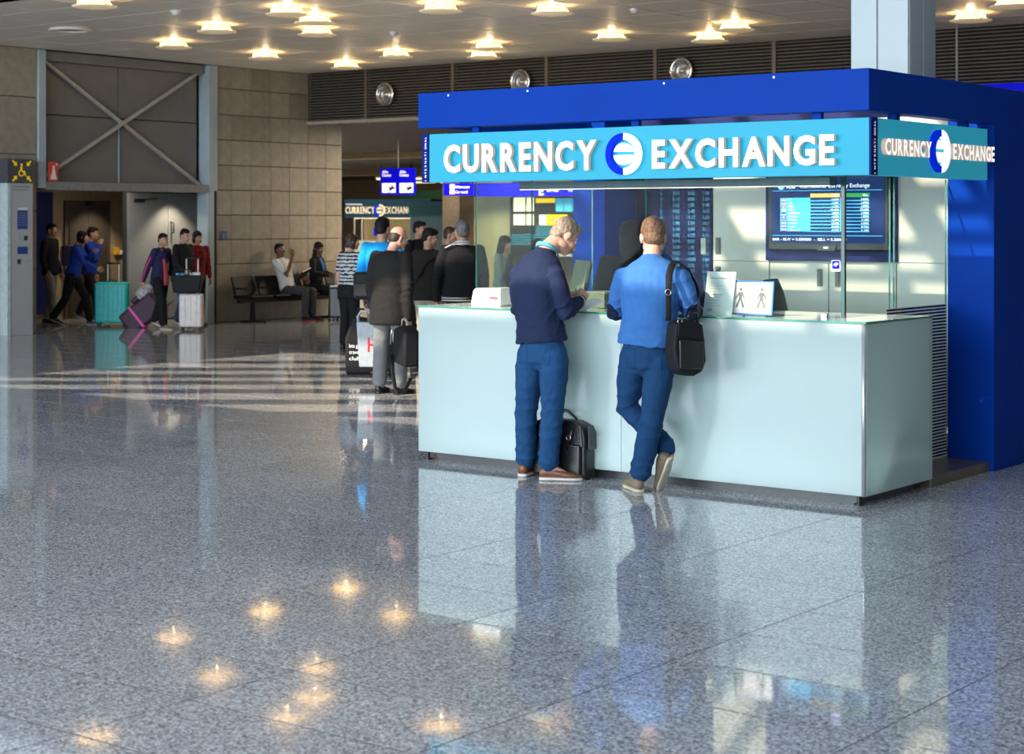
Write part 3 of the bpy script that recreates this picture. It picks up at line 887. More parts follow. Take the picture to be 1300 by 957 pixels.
m_sgrn = M('screen_green', (0.0, 0.3, 0.04), 0.3, emit=(0.0, 0.32, 0.05), estr=0.9)
box('display', (-6.665, -5.735, 11.896, 11.90, 1.535, 2.025), m_sc, tv)
Y1, Y2, Y3 = 11.8945, 11.893, 11.8915
sc = MB()
sc.box(-6.589, -6.335, Y1, Y1 + 0.001, 1.622, 1.875).box(-6.09, -6.06, Y1, Y1 + 0.001, 1.622, 1.875)
sc.box(-6.655, -5.75, Y1, Y1 + 0.001, 1.925, 1.93).box(-6.655, -5.75, Y1, Y1 + 0.001, 1.588, 1.594)
for k in range(10):
    z = 1.872 - k * 0.0253
    sc.box(-6.335, -6.09, Y1, Y1 + 0.001, z - 0.0253, z - 0.0178).box(-6.06, -5.852, Y1, Y1 + 0.001, z - 0.0253, z - 0.0178)
sc.build('blue_table', m_sky, tv)
box('buy_header', (-6.335, -6.09, Y1, Y1 + 0.001, 1.876, 1.905), m_syel, tv)
box('sell_header', (-6.06, -5.852, Y1, Y1 + 0.001, 1.876, 1.905), m_sgrn, tv)
wt = MB()
wt.text('ice', (-6.535, Y1, 1.945), UX, UZ, 0.068, bold=0.025)
wt.text('International Currency Exchange', (-6.42, Y1, 1.948), UX, UZ, 0.042, bold=0.015, width=0.57)
wt.text('BUY', (-6.10, Y2, 1.883), UX, UZ, 0.022, align='RIGHT').text('SELL', (-5.862, Y2, 1.883), UX, UZ, 0.022, bold=0.02, align='RIGHT')
buy = ['0.55000', '1.32000', '1.11000', '141.4200', '1.82000', '1.62000', '11.2000', '5.21000', '82.4000', '34.7100']
sell = ['0.84000', '1.69750', '1.29000', '172.4600', '2.27000', '1.98000', '13.1000', '6.58000', '98.9000', '41.2400']
ctry = ['UK', 'USA', 'SWISS', 'JAPAN', 'AUSTRALIA', 'CANADA', 'SWEDEN', 'POLAND', 'RUSSIA', 'CZECH REP']
for k in range(10):
    z = 1.868 - (k + 1) * 0.0253 + 0.0115
    wt.text(ctry[k], (-6.52, Y2, z), UX, UZ, 0.019, bold=0.01)
    wt.text(buy[k], (-6.097, Y2, z), UX, UZ, 0.019, bold=0.01, align='RIGHT').text(sell[k], (-5.858, Y2, z), UX, UZ, 0.019, bold=0.01, align='RIGHT')
wt.text('SAR - BUY = 5.880000  -  SELL = 5.280000', (-6.655, Y1, 1.553), UX, UZ, 0.028, bold=0.025, width=0.62)
wt.text('NEC', (-6.2, 11.8865, 1.495), UX, UZ, 0.022, bold=0.02, align='CENTER')
wt.build('screen_text', m_sw, tv)
MB().prism(segm(0.030, 0, 6.2, 20), (-6.58, Y1, 1.962), UX, UZ, 0, 0.001).build('logo_disc', m_sky, tv)
MB().prism(arc_pts(0.012, 0.022, 0.6, 5.6), (-6.58, Y1, 1.962), UX, UZ, 0.0011, 0.002).build('logo_swirl', m_sw, tv)
fl = MB()
RED, WHT, BLU, YEL = 0, 1, 2, 3
flags = ['rwr', 'bwr', 'rwc', 'wrc', 'bbw', 'rwv', 'byb', 'wr', 'wbr', 'wrb']
for k, s in enumerate(flags):
    z1 = 1.868 - k * 0.0253 - 0.003; z0 = z1 - 0.017; x0, x1 = -6.575, -6.540
    idx = {'r': RED, 'w': WHT, 'b': BLU, 'y': YEL}
    if s[-1] in 'cv':
        fl.mi = idx[s[0]]; fl.box(x0, x1, Y2, Y2 + 0.001, z0, z1)
        fl.mi = idx[s[1]]; fl.box(x0 + 0.012, x1 - 0.012, Y3, Y3 + 0.001, z0 + 0.004, z1 - 0.004)
    else:
        for i, ch in enumerate(s):
            fl.mi = idx[ch]; h = (z1 - z0) / len(s)
            fl.box(x0, x1, Y2, Y2 + 0.001, z1 - (i + 1) * h, z1 - i * h)
m_sred = M('screen_red', (0.7, 0.03, 0.04), 0.3, emit=(0.75, 0.04, 0.05), estr=0.8)
m_sblu = M('screen_blue', (0.01, 0.03, 0.4), 0.3, emit=(0.01, 0.04, 0.4), estr=0.8)
fl.build('flags', [m_sred, m_sw, m_sblu, m_syel], tv)

# ------------------------------------------------------------------ things on and behind the counter
pr = empty('card_printer', (-7.82, 9.93, 1.10), label='white rounded printer at the left end of the counter', cat='printer')
m_pr = M('printer_white', (0.72, 0.74, 0.70), 0.4, var=0.03)
MB().prism([(-0.13, 0), (0.14, 0), (0.14, 0.125), (-0.085, 0.125), (-0.105, 0.11)], (-7.82, 10.02, 1.099), UX, UZ, 0, 0.17).build('case', m_pr, pr, bevel=0.012, seg=3)
box('slot', (-7.77, -7.70, 9.846, 9.852, 1.15, 1.165), M('slot_red', (0.25, 0.05, 0.05), 0.4), pr)
box('lid', (-7.765, -7.682, 9.86, 10.01, 1.2235, 1.229), m_pr, pr, bevel=0.003)
bx = empty('paper_box', (-8.16, 10.3, 1.10), label='small cream paper box behind the left glass edge', cat='box')
box('carton', (-8.06, -7.99, 10.22, 10.34, 1.099, 1.20), m_pr, bx, bevel=0.003); box('label', (-8.035, -8.015, 10.2185, 10.2195, 1.12, 1.18), M('label_red', (0.4, 0.12, 0.1), 0.5), bx)

mo = empty('monitor', (-7.45, 10.35, 1.10), label='olive grey flat monitor seen edge on beside the writing man', cat='monitor')
m_mon = M('monitor_olive', (0.15, 0.17, 0.12), 0.4)
rotm = Euler((R_(-12), 0, R_(-38))).to_matrix()
MB().obox((-7.40, 10.42, 1.27), (0.16, 0.016, 0.15), rotm).build('back_case', m_mon, mo, bevel=0.008, seg=3)
MB().obox(Vector((-7.40, 10.42, 1.27)) + rotm @ Vector((0, 0.02, 0)), (0.15, 0.006, 0.135), rotm).build('screen', m_black, mo)
MB().obox((-7.40, 10.43, 1.15), (0.03, 0.02, 0.06), Euler((0, 0, R_(-38))).to_matrix()).disc((-7.40, 10.43, 1.10), 0.09, 0.012).build('stand', m_mon, mo)
tr = empty('cash_terminal', (-7.06, 10.15, 1.10), label='olive coin tray box on the counter between the two customers', cat='tray')
rz = Euler((0, 0, R_(-12))).to_matrix()
MB().obox((-7.02, 10.18, 1.15), (0.09, 0.085, 0.05), rz).build('case', m_mon, tr, bevel=0.006)
MB().obox((-7.02, 10.18, 1.205), (0.10, 0.09, 0.008), rz).build('rim', M('tray_rim', (0.20, 0.21, 0.15), 0.4), tr, bevel=0.004)
MB().disc((-7.0, 10.093, 1.15), 0.012, 0.006, (0, -1, 0), n=12).build('button', m_black, tr)
kb = empty('card_reader', (-6.86, 10.25, 1.10), label='grey blue card reader lying behind the coin tray', cat='card reader')
m_kb = M('reader_grey', (0.22, 0.30, 0.36), 0.5)
MB().obox((-6.86, 10.22, 1.135), (0.11, 0.06, 0.03), Euler((R_(12), 0, R_(-25))).to_matrix()).build('case', m_kb, kb, bevel=0.01, seg=3)
b = MB()
rk = Euler((R_(12), 0, R_(-25))).to_matrix()
for i in range(3):
    for j in range(4):
        b.obox(Vector((-6.86, 10.22, 1.135)) + rk @ Vector((-0.06 + i * 0.022, -0.03 + j * 0.018, 0.031)), (0.008, 0.006, 0.003), rk)
b.build('keys', m_grey, kb)

sh = empty('price_list_stand', (-5.87, 9.78, 1.10), label='printed price list in a leaning clear stand beside the man in the blue jumper', cat='price list')
ra = Euler((R_(-14), 0, R_(6))).to_matrix()
cc = Vector((-5.865, 9.80, 1.238))
m_paper = M('paper', (0.78, 0.80, 0.80), 0.6, var=0.02)
MB().obox(cc, (0.10, 0.001, 0.142), ra).build('sheet', m_paper, sh)
MB().obox(cc + ra @ Vector((0, -0.003, 0)), (0.104, 0.0012, 0.146), ra).build('acrylic_front', m_glass, sh)
MB().obox(cc + ra @ Vector((0, 0.05, -0.137)), (0.104, 0.055, 0.002), ra).build('acrylic_foot', m_glass, sh)
u_, v_ = ra @ Vector(UX), ra @ Vector(UZ)
pt = MB()
pc = cc - ra @ Vector((0, 0.0012, 0))
pt.text('Currency Exchange Rates', pc + u_ * -0.07 + v_ * 0.095, u_, v_, 0.014, bold=0.02)
for k in range(9):
    pt.text(('Commission free exchange' if k % 2 == 0 else 'Cash and cards accepted')[: 18 + (k * 5) % 7], pc + u_ * -0.08 + v_ * (0.065 - k * 0.0185), u_, v_, 0.009)
pt.text('ICE', pc + u_ * -0.07 + v_ * -0.115, u_, v_, 0.02, bold=0.03)
pt.build('print', M('print_grey', (0.12, 0.14, 0.15), 0.6), sh)

fr = empty('pictogram_card', (-5.65, 9.84, 1.10), label='blue framed white card with two walking figures, standing on the counter', cat='card')
rc = Euler((R_(-8), 0, R_(2))).to_matrix()
cc = Vector((-5.655, 9.845, 1.213))
MB().obox(cc, (0.152, 0.006, 0.108), rc).build('frame', M('frame_blue', (0.01, 0.16, 0.50), 0.35), fr, bevel=0.002)
MB().obox(cc + rc @ Vector((0, -0.0065, 0)), (0.142, 0.001, 0.098), rc).build('card', M('card_white', (0.66, 0.68, 0.67), 0.6, var=0.01), fr)
u_, v_ = rc @ Vector(UX), rc @ Vector(UZ)
pc = cc - rc @ Vector((0, 0.0078, 0))
def walker(b, o, s, flip=1):
    def q(p): return [(x * flip * s, y * s) for x, y in p]
    b.prism(q(segm(0.10, 0, 6.1, 10)) if flip > 0 else q(segm(0.10, 0, 6.1, 10))[::-1], o + v_ * 0.46 * s, u_, v_, 0, 0.0006)
    for pl in ([(-.1, .32), (.1, .32), (.09, -.05), (-.09, -.05)], [(-.1, .32), (-.14, .28), (-.3, -.02), (-.24, -.05), (-.06, .2)], [(.1, .32), (.14, .28), (.28, -.06), (.22, -.08), (.06, .2)],
               [(-.09, -.03), (.02, -.05), (-.14, -.5), (-.26, -.5)], [(.09, -.03), (-.02, -.05), (.16, -.52), (.28, -.5)]):
        p = q(pl)
        b.prism(p, o, u_, v_, 0, 0.0006)
b = MB()
walker(b, pc + u_ * -0.078 + v_ * -0.002, 0.12)
b.build('walking_figure', M('figure_grey', (0.12, 0.14, 0.12), 0.6), fr)
b = MB()
walker(b, pc + u_ * 0.072 + v_ * -0.002, 0.12, -1)
b.build('walking_figure', M('figure_grey', (0.12, 0.14, 0.12), 0.6), fr)
b = MB()
for k in range(6): b.obox(pc + u_ * (-0.03 + k * 0.012) + v_ * -0.01, (0.003, 0.0004, 0.002), rc)
b.text('please keep your distance', pc + v_ * 0.072, u_, v_, 0.011, align='CENTER').text('for your privacy', pc + v_ * -0.08, u_, v_, 0.010, align='CENTER')
b.build('print', M('print_light', (0.45, 0.45, 0.42), 0.6), fr)
pn = empty('pen', (-5.95, 10.0, 1.10), label='short blue pen with a red cap leaning behind the price list', cat='pen')
MB().tube([(-5.765, 9.93, 1.10), (-5.755, 9.93, 1.145)], 0.008, n=8).build('barrel', M('pen_blue', (0.01, 0.03, 0.35), 0.3), pn)
MB().tube([(-5.755, 9.93, 1.145), (-5.75, 9.93, 1.17)], 0.008, n=8).build('cap', M('pen_red', (0.6, 0.02, 0.02), 0.3), pn)

def office_chair(loc, rz, label):
    t = empty('office_chair', loc, rz, label, 'office chair', 'office chairs behind the counter')
    m = M('chair_black', (0.015, 0.016, 0.018), 0.55, bump=0.1)
    MB().lathe([(0, 0.47), (0.20, 0.47), (0.25, 0.495), (0.25, 0.52), (0.20, 0.55), (0, 0.555)], n=24).build('seat', m, t, local=True)
    pts = [(0, 0.22, 0.62), (0, 0.26, 0.75), (0, 0.27, 0.95), (0, 0.30, 1.12), (0, 0.33, 1.22)]
    MB().tube(pts, [(0.15, 0.02), (0.20, 0.028), (0.22, 0.03), (0.19, 0.028), (0.15, 0.02)], n=16, side=(1, 0, 0)).build('backrest', m, t, local=True)
    MB().tube([(0, 0.05, 0.46), (0, 0.27, 0.48), (0, 0.30, 0.75)], 0.022, n=8).build('back_support', m_black, t, local=True)
    MB().tube([(0, 0, 0.09), (0, 0, 0.47)], 0.028, n=10).build('gas_lift', m_chrome, t, local=True)
    for k in range(5):
        a = k * 1.2566
        l = MB().tube([(0, 0, 0.11), (0.28 * math.cos(a), 0.28 * math.sin(a), 0.075)], [0.028, 0.016], n=8).build('leg', m_black, t, local=True)
        MB().disc((0.28 * math.cos(a) - 0.012, 0.28 * math.sin(a), 0.025), 0.025, 0.024, (1, 0, 0), n=12).build('castor', m_black, l, local=True)
    return t
office_chair((-5.88, 11.12, 0.068), R_(100), 'black office chair with a curved back behind the pictogram card')
office_chair((-7.72, 11.45, 0.068), R_(205), 'black office chair behind the white printer at the left end of the kiosk')

# ------------------------------------------------------------------ help point totem and small wall signs
to = empty('help_point', (-21.93, 16.46, 0), label='tall grey help point totem with a yellow wheelchair sign on top', cat='totem')
m_tot = M('totem_grey', (0.42, 0.44, 0.46), 0.4, var=0.03)
box('body', (-22.03, -21.86, 16.30, 16.70, 0, 2.26), m_tot, to, bevel=0.006)
box('edge_trim', (-22.03, -21.85, 16.235, 16.295, 0, 2.26), M('totem_trim', (0.50, 0.60, 0.62), 0.3), to, bevel=0.004)
box('sign_box', (-22.03, -21.855, 16.235, 16.70, 2.262, 2.62), M('totem_sign', (0.07, 0.075, 0.085), 0.4), to, bevel=0.004)
m_yel = M('pictogram_yellow', (0.85, 0.55, 0.0), 0.4, emit=(0.9, 0.6, 0.0), estr=0.25)
fxx = -21.853
def wall_prism(b, pts, y, z, s=1.0, a=0.0):
    ca, sa = math.cos(a), math.sin(a)
    q = [((x * ca - w * sa) * s, (x * sa + w * ca) * s) for x, w in pts]
    return b.prism(q, (fxx, y, z), UY, UZ, 0, 0.004)
arrow = [(-0.5, -0.12), (0.05, -0.12), (0.05, -0.38), (0.5, 0), (0.05, 0.38), (0.05, 0.12), (-0.5, 0.12)]
for y, z, a in ((16.37, 2.555, -45), (16.62, 2.555, -135), (16.37, 2.33, 45), (16.62, 2.33, 135)):
    wall_prism(MB(), arrow, y, z, 0.11, R_(a)).build('arrow', m_yel, to)
b = MB()
wall_prism(b, segm(0.020, 0, 6.1, 12), 16.49, 2.535)
wall_prism(b, [(-0.02, 0.03), (0.012, 0.03), (0.012, -0.04), (-0.02, -0.04)], 16.49, 2.48)
wall_prism(b, arc_pts(0.036, 0.05, 1.9, 6.6), 16.485, 2.41)
wall_prism(b, [(-0.01, -0.03), (0.05, -0.03), (0.07, -0.10), (0.05, -0.105), (0.035, -0.05), (-0.01, -0.05)], 16.50, 2.475)
b.build('wheelchair_symbol', m_yel, to)
b = MB()
b.text('Treffpunkt Mobilität', (-21.858, 16.34, 2.20), UY, UZ, 0.035, width=0.30).text('Meeting point', (-21.858, 16.34, 2.155), UY, UZ, 0.035, width=0.26)
b.build('lettering', M('totem_print', (0.10, 0.11, 0.12), 0.5), to)
m_lab = M('label_blue', (0.02, 0.06, 0.26), 0.4)
nt_ = box('notice', (-21.86, -21.855, 16.42, 16.60, 1.58, 1.90), m_lab, to)
MB().box(-21.855, -21.853, 16.42, 16.60, 1.86, 1.90).build('header', m_white, nt_)
b = MB()
for k in range(6): b.text('assistance ' * 1, (-21.8545, 16.44, 1.81 - k * 0.035), UY, UZ, 0.028, width=0.14)
b.build('print', M('print_pale', (0.4, 0.45, 0.6), 0.5), nt_)
box('notice', (-21.86, -21.855, 16.42, 16.60, 1.21, 1.32), m_lab, to)
for y, z in ((16.565, 1.445), (16.445, 1.10)):
    box('button', (-21.86, -21.85, y - 0.03, y + 0.03, z - 0.035, z + 0.035), M('button_dark', (0.04, 0.045, 0.04), 0.4), to, bevel=0.004)
for y, z in ((16.445, 1.445), (16.565, 1.10)):
    box('speaker_plate', (-21.86, -21.852, y - 0.03, y + 0.03, z - 0.03, z + 0.03), m_tot, to, bevel=0.003)

es = empty('red_safety_sign', (-21.96, 17.12, 2.4), label='small red safety sign with a white figure at the lower left of the steel bay', cat='sign')
box('plate', (-21.965, -21.95, 17.06, 17.235, 2.30, 2.60), M('safety_red', (0.62, 0.06, 0.03), 0.4), es)
fxx = -21.949
b = MB()
wall_prism(b, segm(0.022, 0, 6.1, 12), 17.148, 2.52)
wall_prism(b, [(-0.02, 0.09), (0.02, 0.09), (0.03, 0.02), (0.065, -0.08), (-0.065, -0.08), (-0.03, 0.02)], 17.148, 2.41)
wall_prism(b, [(0.0, 0), (0.03, 0), (0.03, 0.03), (0, 0.03)], 17.19, 2.545)
b.build('figure', m_white, es)
wn = empty('wall_notice', (-22.03, 20.73, 1.5), label='small blue notice on the stone wall beside the lobby opening', cat='notice')
box('plate', (-22.035, -22.02, 20.66, 20.78, 1.39, 1.53), M('notice_blue', (0.05, 0.09, 0.22), 0.4), wn)
MB().text('i', (-22.019, 20.70, 1.41), UY, UZ, 0.12, bold=0.02).build('lettering', M('print_pale2', (0.4, 0.45, 0.6), 0.5), wn)

# ------------------------------------------------------------------ hanging blue signs
m_sigw = M('sign_white', (0.8, 0.78, 0.74), 0.4, emit=(1.0, 0.95, 0.88), estr=0.6)
def local_text(items, name, mat, parent, y):
    b = MB()
    for t, x, z, s, kw in items:
        b.text(t, (x, y, z), UX, UZ, s, **kw)
    return b.build(name, mat, parent, local=True)
hs = empty('hanging_sign', (-23.10, 26.37, 2.475), R_(25), label='blue double hanging gate sign with white plane pictograms on a thin rod', cat='sign')
for sx in (-0.18, 0.18):
    box('panel', (sx - 0.176, sx + 0.176, -0.03, 0.03, -0.26, 0.26), m_signblue, hs, local=True)
    box('white_square', (sx - 0.14, sx - 0.005, -0.034, -0.03, -0.22, -0.03), m_sigw, hs, local=True)
    box('white_square', (sx + 0.005, sx + 0.14, -0.034, -0.03, -0.22, -0.03), m_sigw, hs, local=True)
    MB().prism([(-.05, -.05), (-.03, -.05), (.02, -.02), (.05, -.02), (.06, 0), (.02, .02), (0, .06), (-.02, .06), (-.01, .02), (-.04, .01), (-.06, .03), (-.06, 0)], (sx + 0.072, -0.035, -0.125), UX, UZ, 0, 0.002).build('plane_symbol', m_navy, hs, local=True)
    local_text([('A1-A20', sx - 0.05, -0.20, 0.03, dict())], 'gate_numbers', m_navy, hs, -0.036)
    local_text([('Alle', sx - 0.14, 0.165, 0.08, dict(bold=0.02)), ('Gates', sx - 0.14, 0.10, 0.08, dict(bold=0.02))], 'lettering', m_sigw, hs, -0.031)
MB().tube([(0, 0, 0.26), (0, 0, 0.97)], 0.012, n=8).build('rod', m_grey, hs, local=True)
ms = empty('hanging_sign', (-22.16, 27.1, 2.32), R_(25), label='blue car rental hanging sign left of the kiosk glass', cat='sign')
box('panel', (-0.30, 0.30, -0.03, 0.03, -0.12, 0.12), m_signblue, ms, local=True)
b = MB().box(-0.17, -0.07, -0.036, -0.03, 0.01, 0.10).box(-0.17, -0.07, -0.036, -0.03, -0.09, -0.01).box(-0.14, -0.10, -0.036, -0.03, -0.02, 0.02)
b.build('car_symbol', m_sigw, ms, local=True)
local_text([('Mietwagen', -0.05, 0.025, 0.075, dict(bold=0.02, width=0.28)), ('Car rental', -0.05, -0.075, 0.075, dict(bold=0.02, width=0.24))], 'lettering', m_sigw, ms, -0.031)
for sx in (-0.25, 0.25): MB().tube([(sx, 0, 0.12), (sx, 0, 1.12)], 0.01, n=8).build('rod', m_grey, ms, local=True)
gs = empty('gate_sign', (-20.8, 27.5, 2.3), label='long bright blue gate sign band behind the kiosk glass', cat='sign')
box('panel', (-22.05, -19.2, 27.45, 27.55, 2.18, 2.44), m_signblue, gs)
b = MB()
b.text('E', (-20.45, 27.449, 2.20), UX, UZ, 0.24, bold=0.03).text('01-08', (-20.26, 27.449, 2.26), UX, UZ, 0.12, bold=0.02).text('10:37', (-19.75, 27.449, 2.26), UX, UZ, 0.12)
b.build('lettering', m_sigw, gs)
for x in (-21.9, -19.4): MB().tube([(x, 27.5, 2.44), (x, 27.5, 3.44)], 0.015, n=8).build('rod', m_grey, gs)
s21 = empty('gate_sign', (-9.9, 22.2, 3.6), label='blue sign with the number 21 just above the kiosk side wall', cat='sign')
box('panel', (-9.85, -8.3, 22.25, 22.33, 3.18, 3.49), m_signblue, s21)
MB().text('21', (-9.02, 22.249, 3.25), UX, UZ, 0.2, bold=0.02).text('22', (-8.6, 22.249, 3.25), UX, UZ, 0.2, bold=0.02).build('lettering', m_sigw, s21)
for x in (-9.7, -8.5): MB().tube([(x, 22.29, 3.49), (x, 22.29, 4.3)], 0.015, n=8).build('rod', m_grey, s21)

# departures display seen through the glass
db = empty('departures_display', (-20.5, 27.8, 1.6), label='dark departures display with cream and yellow panels seen through the glass', cat='display')
box('frame', (-21.35, -19.3, 27.70, 27.94, 0.95, 2.17), m_black, db)
m_crm = M('panel_cream', (0.8, 0.75, 0.45), 0.4, emit=(1.0, 0.93, 0.55), estr=0.85)
m_py = M('panel_yellow', (0.85, 0.55, 0.0), 0.4, emit=(1.0, 0.62, 0.0), estr=0.8)
m_pc = M('panel_cyan', (0.05, 0.3, 0.45), 0.4, emit=(0.05, 0.35, 0.55), estr=0.5)
for x0, x1 in ((-21.24, -20.97), (-20.92, -20.76)):
    for z0, z1 in ((1.89, 2.16), (1.62, 1.83)):
        box('cream_panel', (x0, x1, 27.68, 27.70, z0, z1), m_crm, db)
box('yellow_header', (-20.7, -20.25, 27.68, 27.70, 2.05, 2.14), m_py, db)
for x0 in (-20.22, -20.02, -19.82):
    box('cyan_panel', (x0, x0 + 0.18, 27.68, 27.70, 1.88, 2.14), m_pc, db)
box('white_plate', (-20.60, -20.43, 27.66, 27.70, 1.62, 1.82), m_sigw, db)
box('yellow_plate', (-20.43, -19.95, 27.66, 27.70, 1.62, 1.82), m_py, db)
b = MB()
for k in range(9): b.box(-20.7, -19.5, 27.69, 27.70, 1.84 + k * 0.02 - 0.4, 1.846 + k * 0.02 - 0.4)
for k in range(5): b.box(-21.3, -19.4, 27.685, 27.70, 1.42 - k * 0.045, 1.432 - k * 0.045)
b.build('flight_rows', m_pc, db)
b = MB().text('ABFLUG', (-20.6, 27.659, 1.68), UX, UZ, 0.09)
MB().text('Abflug', (-20.38, 27.659, 1.69), UX, UZ, 0.09, bold=0.02).build('lettering', m_navy, db)
MB().text('DEPARTURES  TERMINAL E', (-20.6, 27.679, 1.02), UX, UZ, 0.07).build('lettering', m_sigw, db)

# ------------------------------------------------------------------ second currency kiosk far behind
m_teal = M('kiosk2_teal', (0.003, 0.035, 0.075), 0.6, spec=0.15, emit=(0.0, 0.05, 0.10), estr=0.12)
k2 = empty('exchange_kiosk', (-36.6, 41.2, 0), R_(20), label='distant dark teal currency exchange kiosk seen left of the main kiosk', cat='kiosk')
box('fascia', (-1.3, 1.55, -0.15, 0.15, 1.80, 2.37), m_teal, k2, local=True)
box('column', (0.85, 1.15, -0.10, 0.5, 0, 1.80), m_teal, k2, local=True)
box('side_wall', (1.15, 1.56, -0.10, 1.6, 0, 2.36), m_navy, k2, local=True)
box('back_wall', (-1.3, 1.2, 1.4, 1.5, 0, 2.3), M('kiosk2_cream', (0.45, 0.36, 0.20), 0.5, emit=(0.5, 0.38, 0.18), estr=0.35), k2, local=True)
box('counter', (-1.3, 0.85, -0.1, 0.4, 0, 1.1), m_frost, k2, local=True)
box('light_line', (-1.0, 0.83, -0.12, 0.1, 1.77, 1.80), bpy.data.materials['warm_line'], k2, local=True)
box('notice', (-0.35, -0.2, -0.12, -0.10, 1.25, 1.5), m_signblue, k2, local=True)
for x in (-1.0, -0.75): box('glass_frame', (x - 0.02, x + 0.02, -0.1, -0.06, 1.1, 1.8), m_grey, k2, local=True)
def k2letters(word, x0, x1):
    gsx = [glyphs(ch, 0.012, 0.3) for ch in word]
    tot = sum(g[2] for g in gsx) + 0.14 * (len(gsx) - 1); k = (x1 - x0) / tot; x = x0
    b = MB()
    for P, F, w in gsx:
        ya = min(p[1] for p in P); yb = max(p[1] for p in P)
        b.add([(x + p[0] * k, -0.165 - p[2] * 0.1, 1.93 + (p[1] - ya) / (yb - ya) * 0.21) for p in P], F)
        x += (w + 0.14) * k
    return b.build('lettering', m_let2, k2, local=True)
m_let2 = M('letter_dim', (0.6, 0.55, 0.45), 0.5, emit=(1.0, 0.86, 0.62), estr=0.35)
k2letters('CURRENCY', -1.27, -0.30); k2letters('EXCHANGE', 0.02, 1.0)
MB().prism(arc_pts(0.13, 0.19, math.pi / 2, 1.5 * math.pi), (-0.14, -0.16, 2.03), UX, UZ, 0, 0.03).build('logo_blue_half', m_lblue, k2, local=True)
MB().prism(arc_pts(0.13, 0.19, -math.pi / 2, 0.5 * math.pi), (-0.14, -0.16, 2.03), UX, UZ, 0, 0.03).build('logo_white_half', m_let2, k2, local=True)
MB().prism(segm(0.10, 0.2, 2.94), (-0.14, -0.16, 2.03), UX, UZ, 0, 0.03).prism(segm(0.10, 3.34, 6.08), (-0.14, -0.16, 2.03), UX, UZ, 0, 0.03).build('logo_globe', m_let2, k2, local=True)
local_text([('INTERNATIONAL', -1.25, 2.19, 0.07, dict())], 'small_lettering', m_let, k2, -0.152)
o = box('green_sign', (-37.0, -34.2, 42.4, 42.5, 2.40, 2.66), M('exit_green', (0.01, 0.09, 0.04), 0.4)); tag(o, 'dark green sign box above the distant currency kiosk', 'sign')

# ------------------------------------------------------------------ bench of seats along the stone wall
bn = empty('beam_bench', (-21.6, 22.1, 0), label='row of black seats on one beam against the stone wall', cat='bench')
m_seat = M('bench_black', (0.012, 0.011, 0.010), 0.5, var=0.2, scale=6, spec=0.15)
for k in range(5):
    y = 20.98 + k * 0.56
    MB().prism([(0.0, 0), (-0.44, -0.02), (-0.47, 0.02), (-0.44, 0.03), (-0.03, 0.045), (0.0, 0.03)], (-21.36, y - 0.25, 0.42), (1, 0, 0), UZ, -0.50, 0.0).build('seat', m_seat, bn, bevel=0.01)
    MB().prism([(-0.42, 0.02), (-0.53, 0.33), (-0.50, 0.34), (-0.38, 0.02)], (-21.36, y - 0.25, 0.43), (1, 0, 0), UZ, -0.50, 0.0).build('backrest', m_seat, bn, bevel=0.01)
    box('armrest', (-21.80, -21.45, y - 0.285, y - 0.265, 0.56, 0.59), m_black, bn)
box('beam', (-21.70, -21.60, 20.7, 23.4, 0.33, 0.40), m_black, bn, bevel=0.005)
for y in (21.0, 22.9):
    MB().prism([(-0.03, 0.33), (0.03, 0.33), (0.05, 0.04), (0.30, 0.02), (0.30, 0), (-0.28, 0), (-0.28, 0.02), (-0.05, 0.04)], (-21.65, y, 0), UX, UZ, -0.04, 0.0).build('leg', m_black, bn)

# ------------------------------------------------------------------ luggage
def wheel(t, x, y, r=0.025):
    MB().disc((x - 0.012, y, r), r, 0.024, (1, 0, 0), n=12).build('wheel', m_black, t, local=True)
def suitcase(loc, rz, w, d, h, mat, label, ribs=5, handle=0.35, trim=None, tilt=0.0, wheels=True):
    t = empty('suitcase', loc, rz, label, 'suitcase')
    t.rotation_euler = (tilt, 0, rz)
    z0 = 0.05
    MB().box(-w / 2, w / 2, -d / 2, d / 2, z0, z0 + h).build('shell', mat, t, bevel=0.035, seg=4, local=True)
    for k in range(ribs):
        x = -w / 2 + (k + 1) * w / (ribs + 1)
        MB().box(x - 0.012, x + 0.012, -d / 2 - 0.006, d / 2 + 0.006, z0 + 0.04, z0 + h - 0.04).build('rib', mat, t, bevel=0.005, local=True)
    box('zip_band', (-w / 2 - 0.004, w / 2 + 0.004, -0.012, 0.012, z0 + 0.02, z0 + h - 0.02), trim or m_black, t, local=True)
    if handle:
        MB().tube([(-0.09, d * 0.3, z0 + h - 0.02), (-0.09, d * 0.3, z0 + h + handle)], 0.011, n=8).build('handle_tube', m_white, t, local=True)
        MB().tube([(0.09, d * 0.3, z0 + h - 0.02), (0.09, d * 0.3, z0 + h + handle)], 0.011, n=8).build('handle_tube', m_white, t, local=True)
        MB().tube([(-0.10, d * 0.3, z0 + h + handle), (0.10, d * 0.3, z0 + h + handle)], 0.016, n=8).build('handle_grip', m_black, t, local=True)
    MB().tube([(-0.07, 0, z0 + h), (-0.05, 0, z0 + h + 0.03), (0.05, 0, z0 + h + 0.03), (0.07, 0, z0 + h)], 0.012, n=8).build('carry_handle', m_black, t, local=True)
    if wheels:
        for x in (-w / 2 + 0.05, w / 2 - 0.05):
            for y in (-d / 2 + 0.05, d / 2 - 0.05): wheel(t, x, y)
    return t
VR = R_(37.554)
suitcase((-22.72, 18.92, 0), VR, 0.52, 0.28, 0.66, M('case_teal', (0.0, 0.52, 0.53), 0.4), 'bright teal hard suitcase pushed by the person in the blue jacket', ribs=6, handle=0.30)
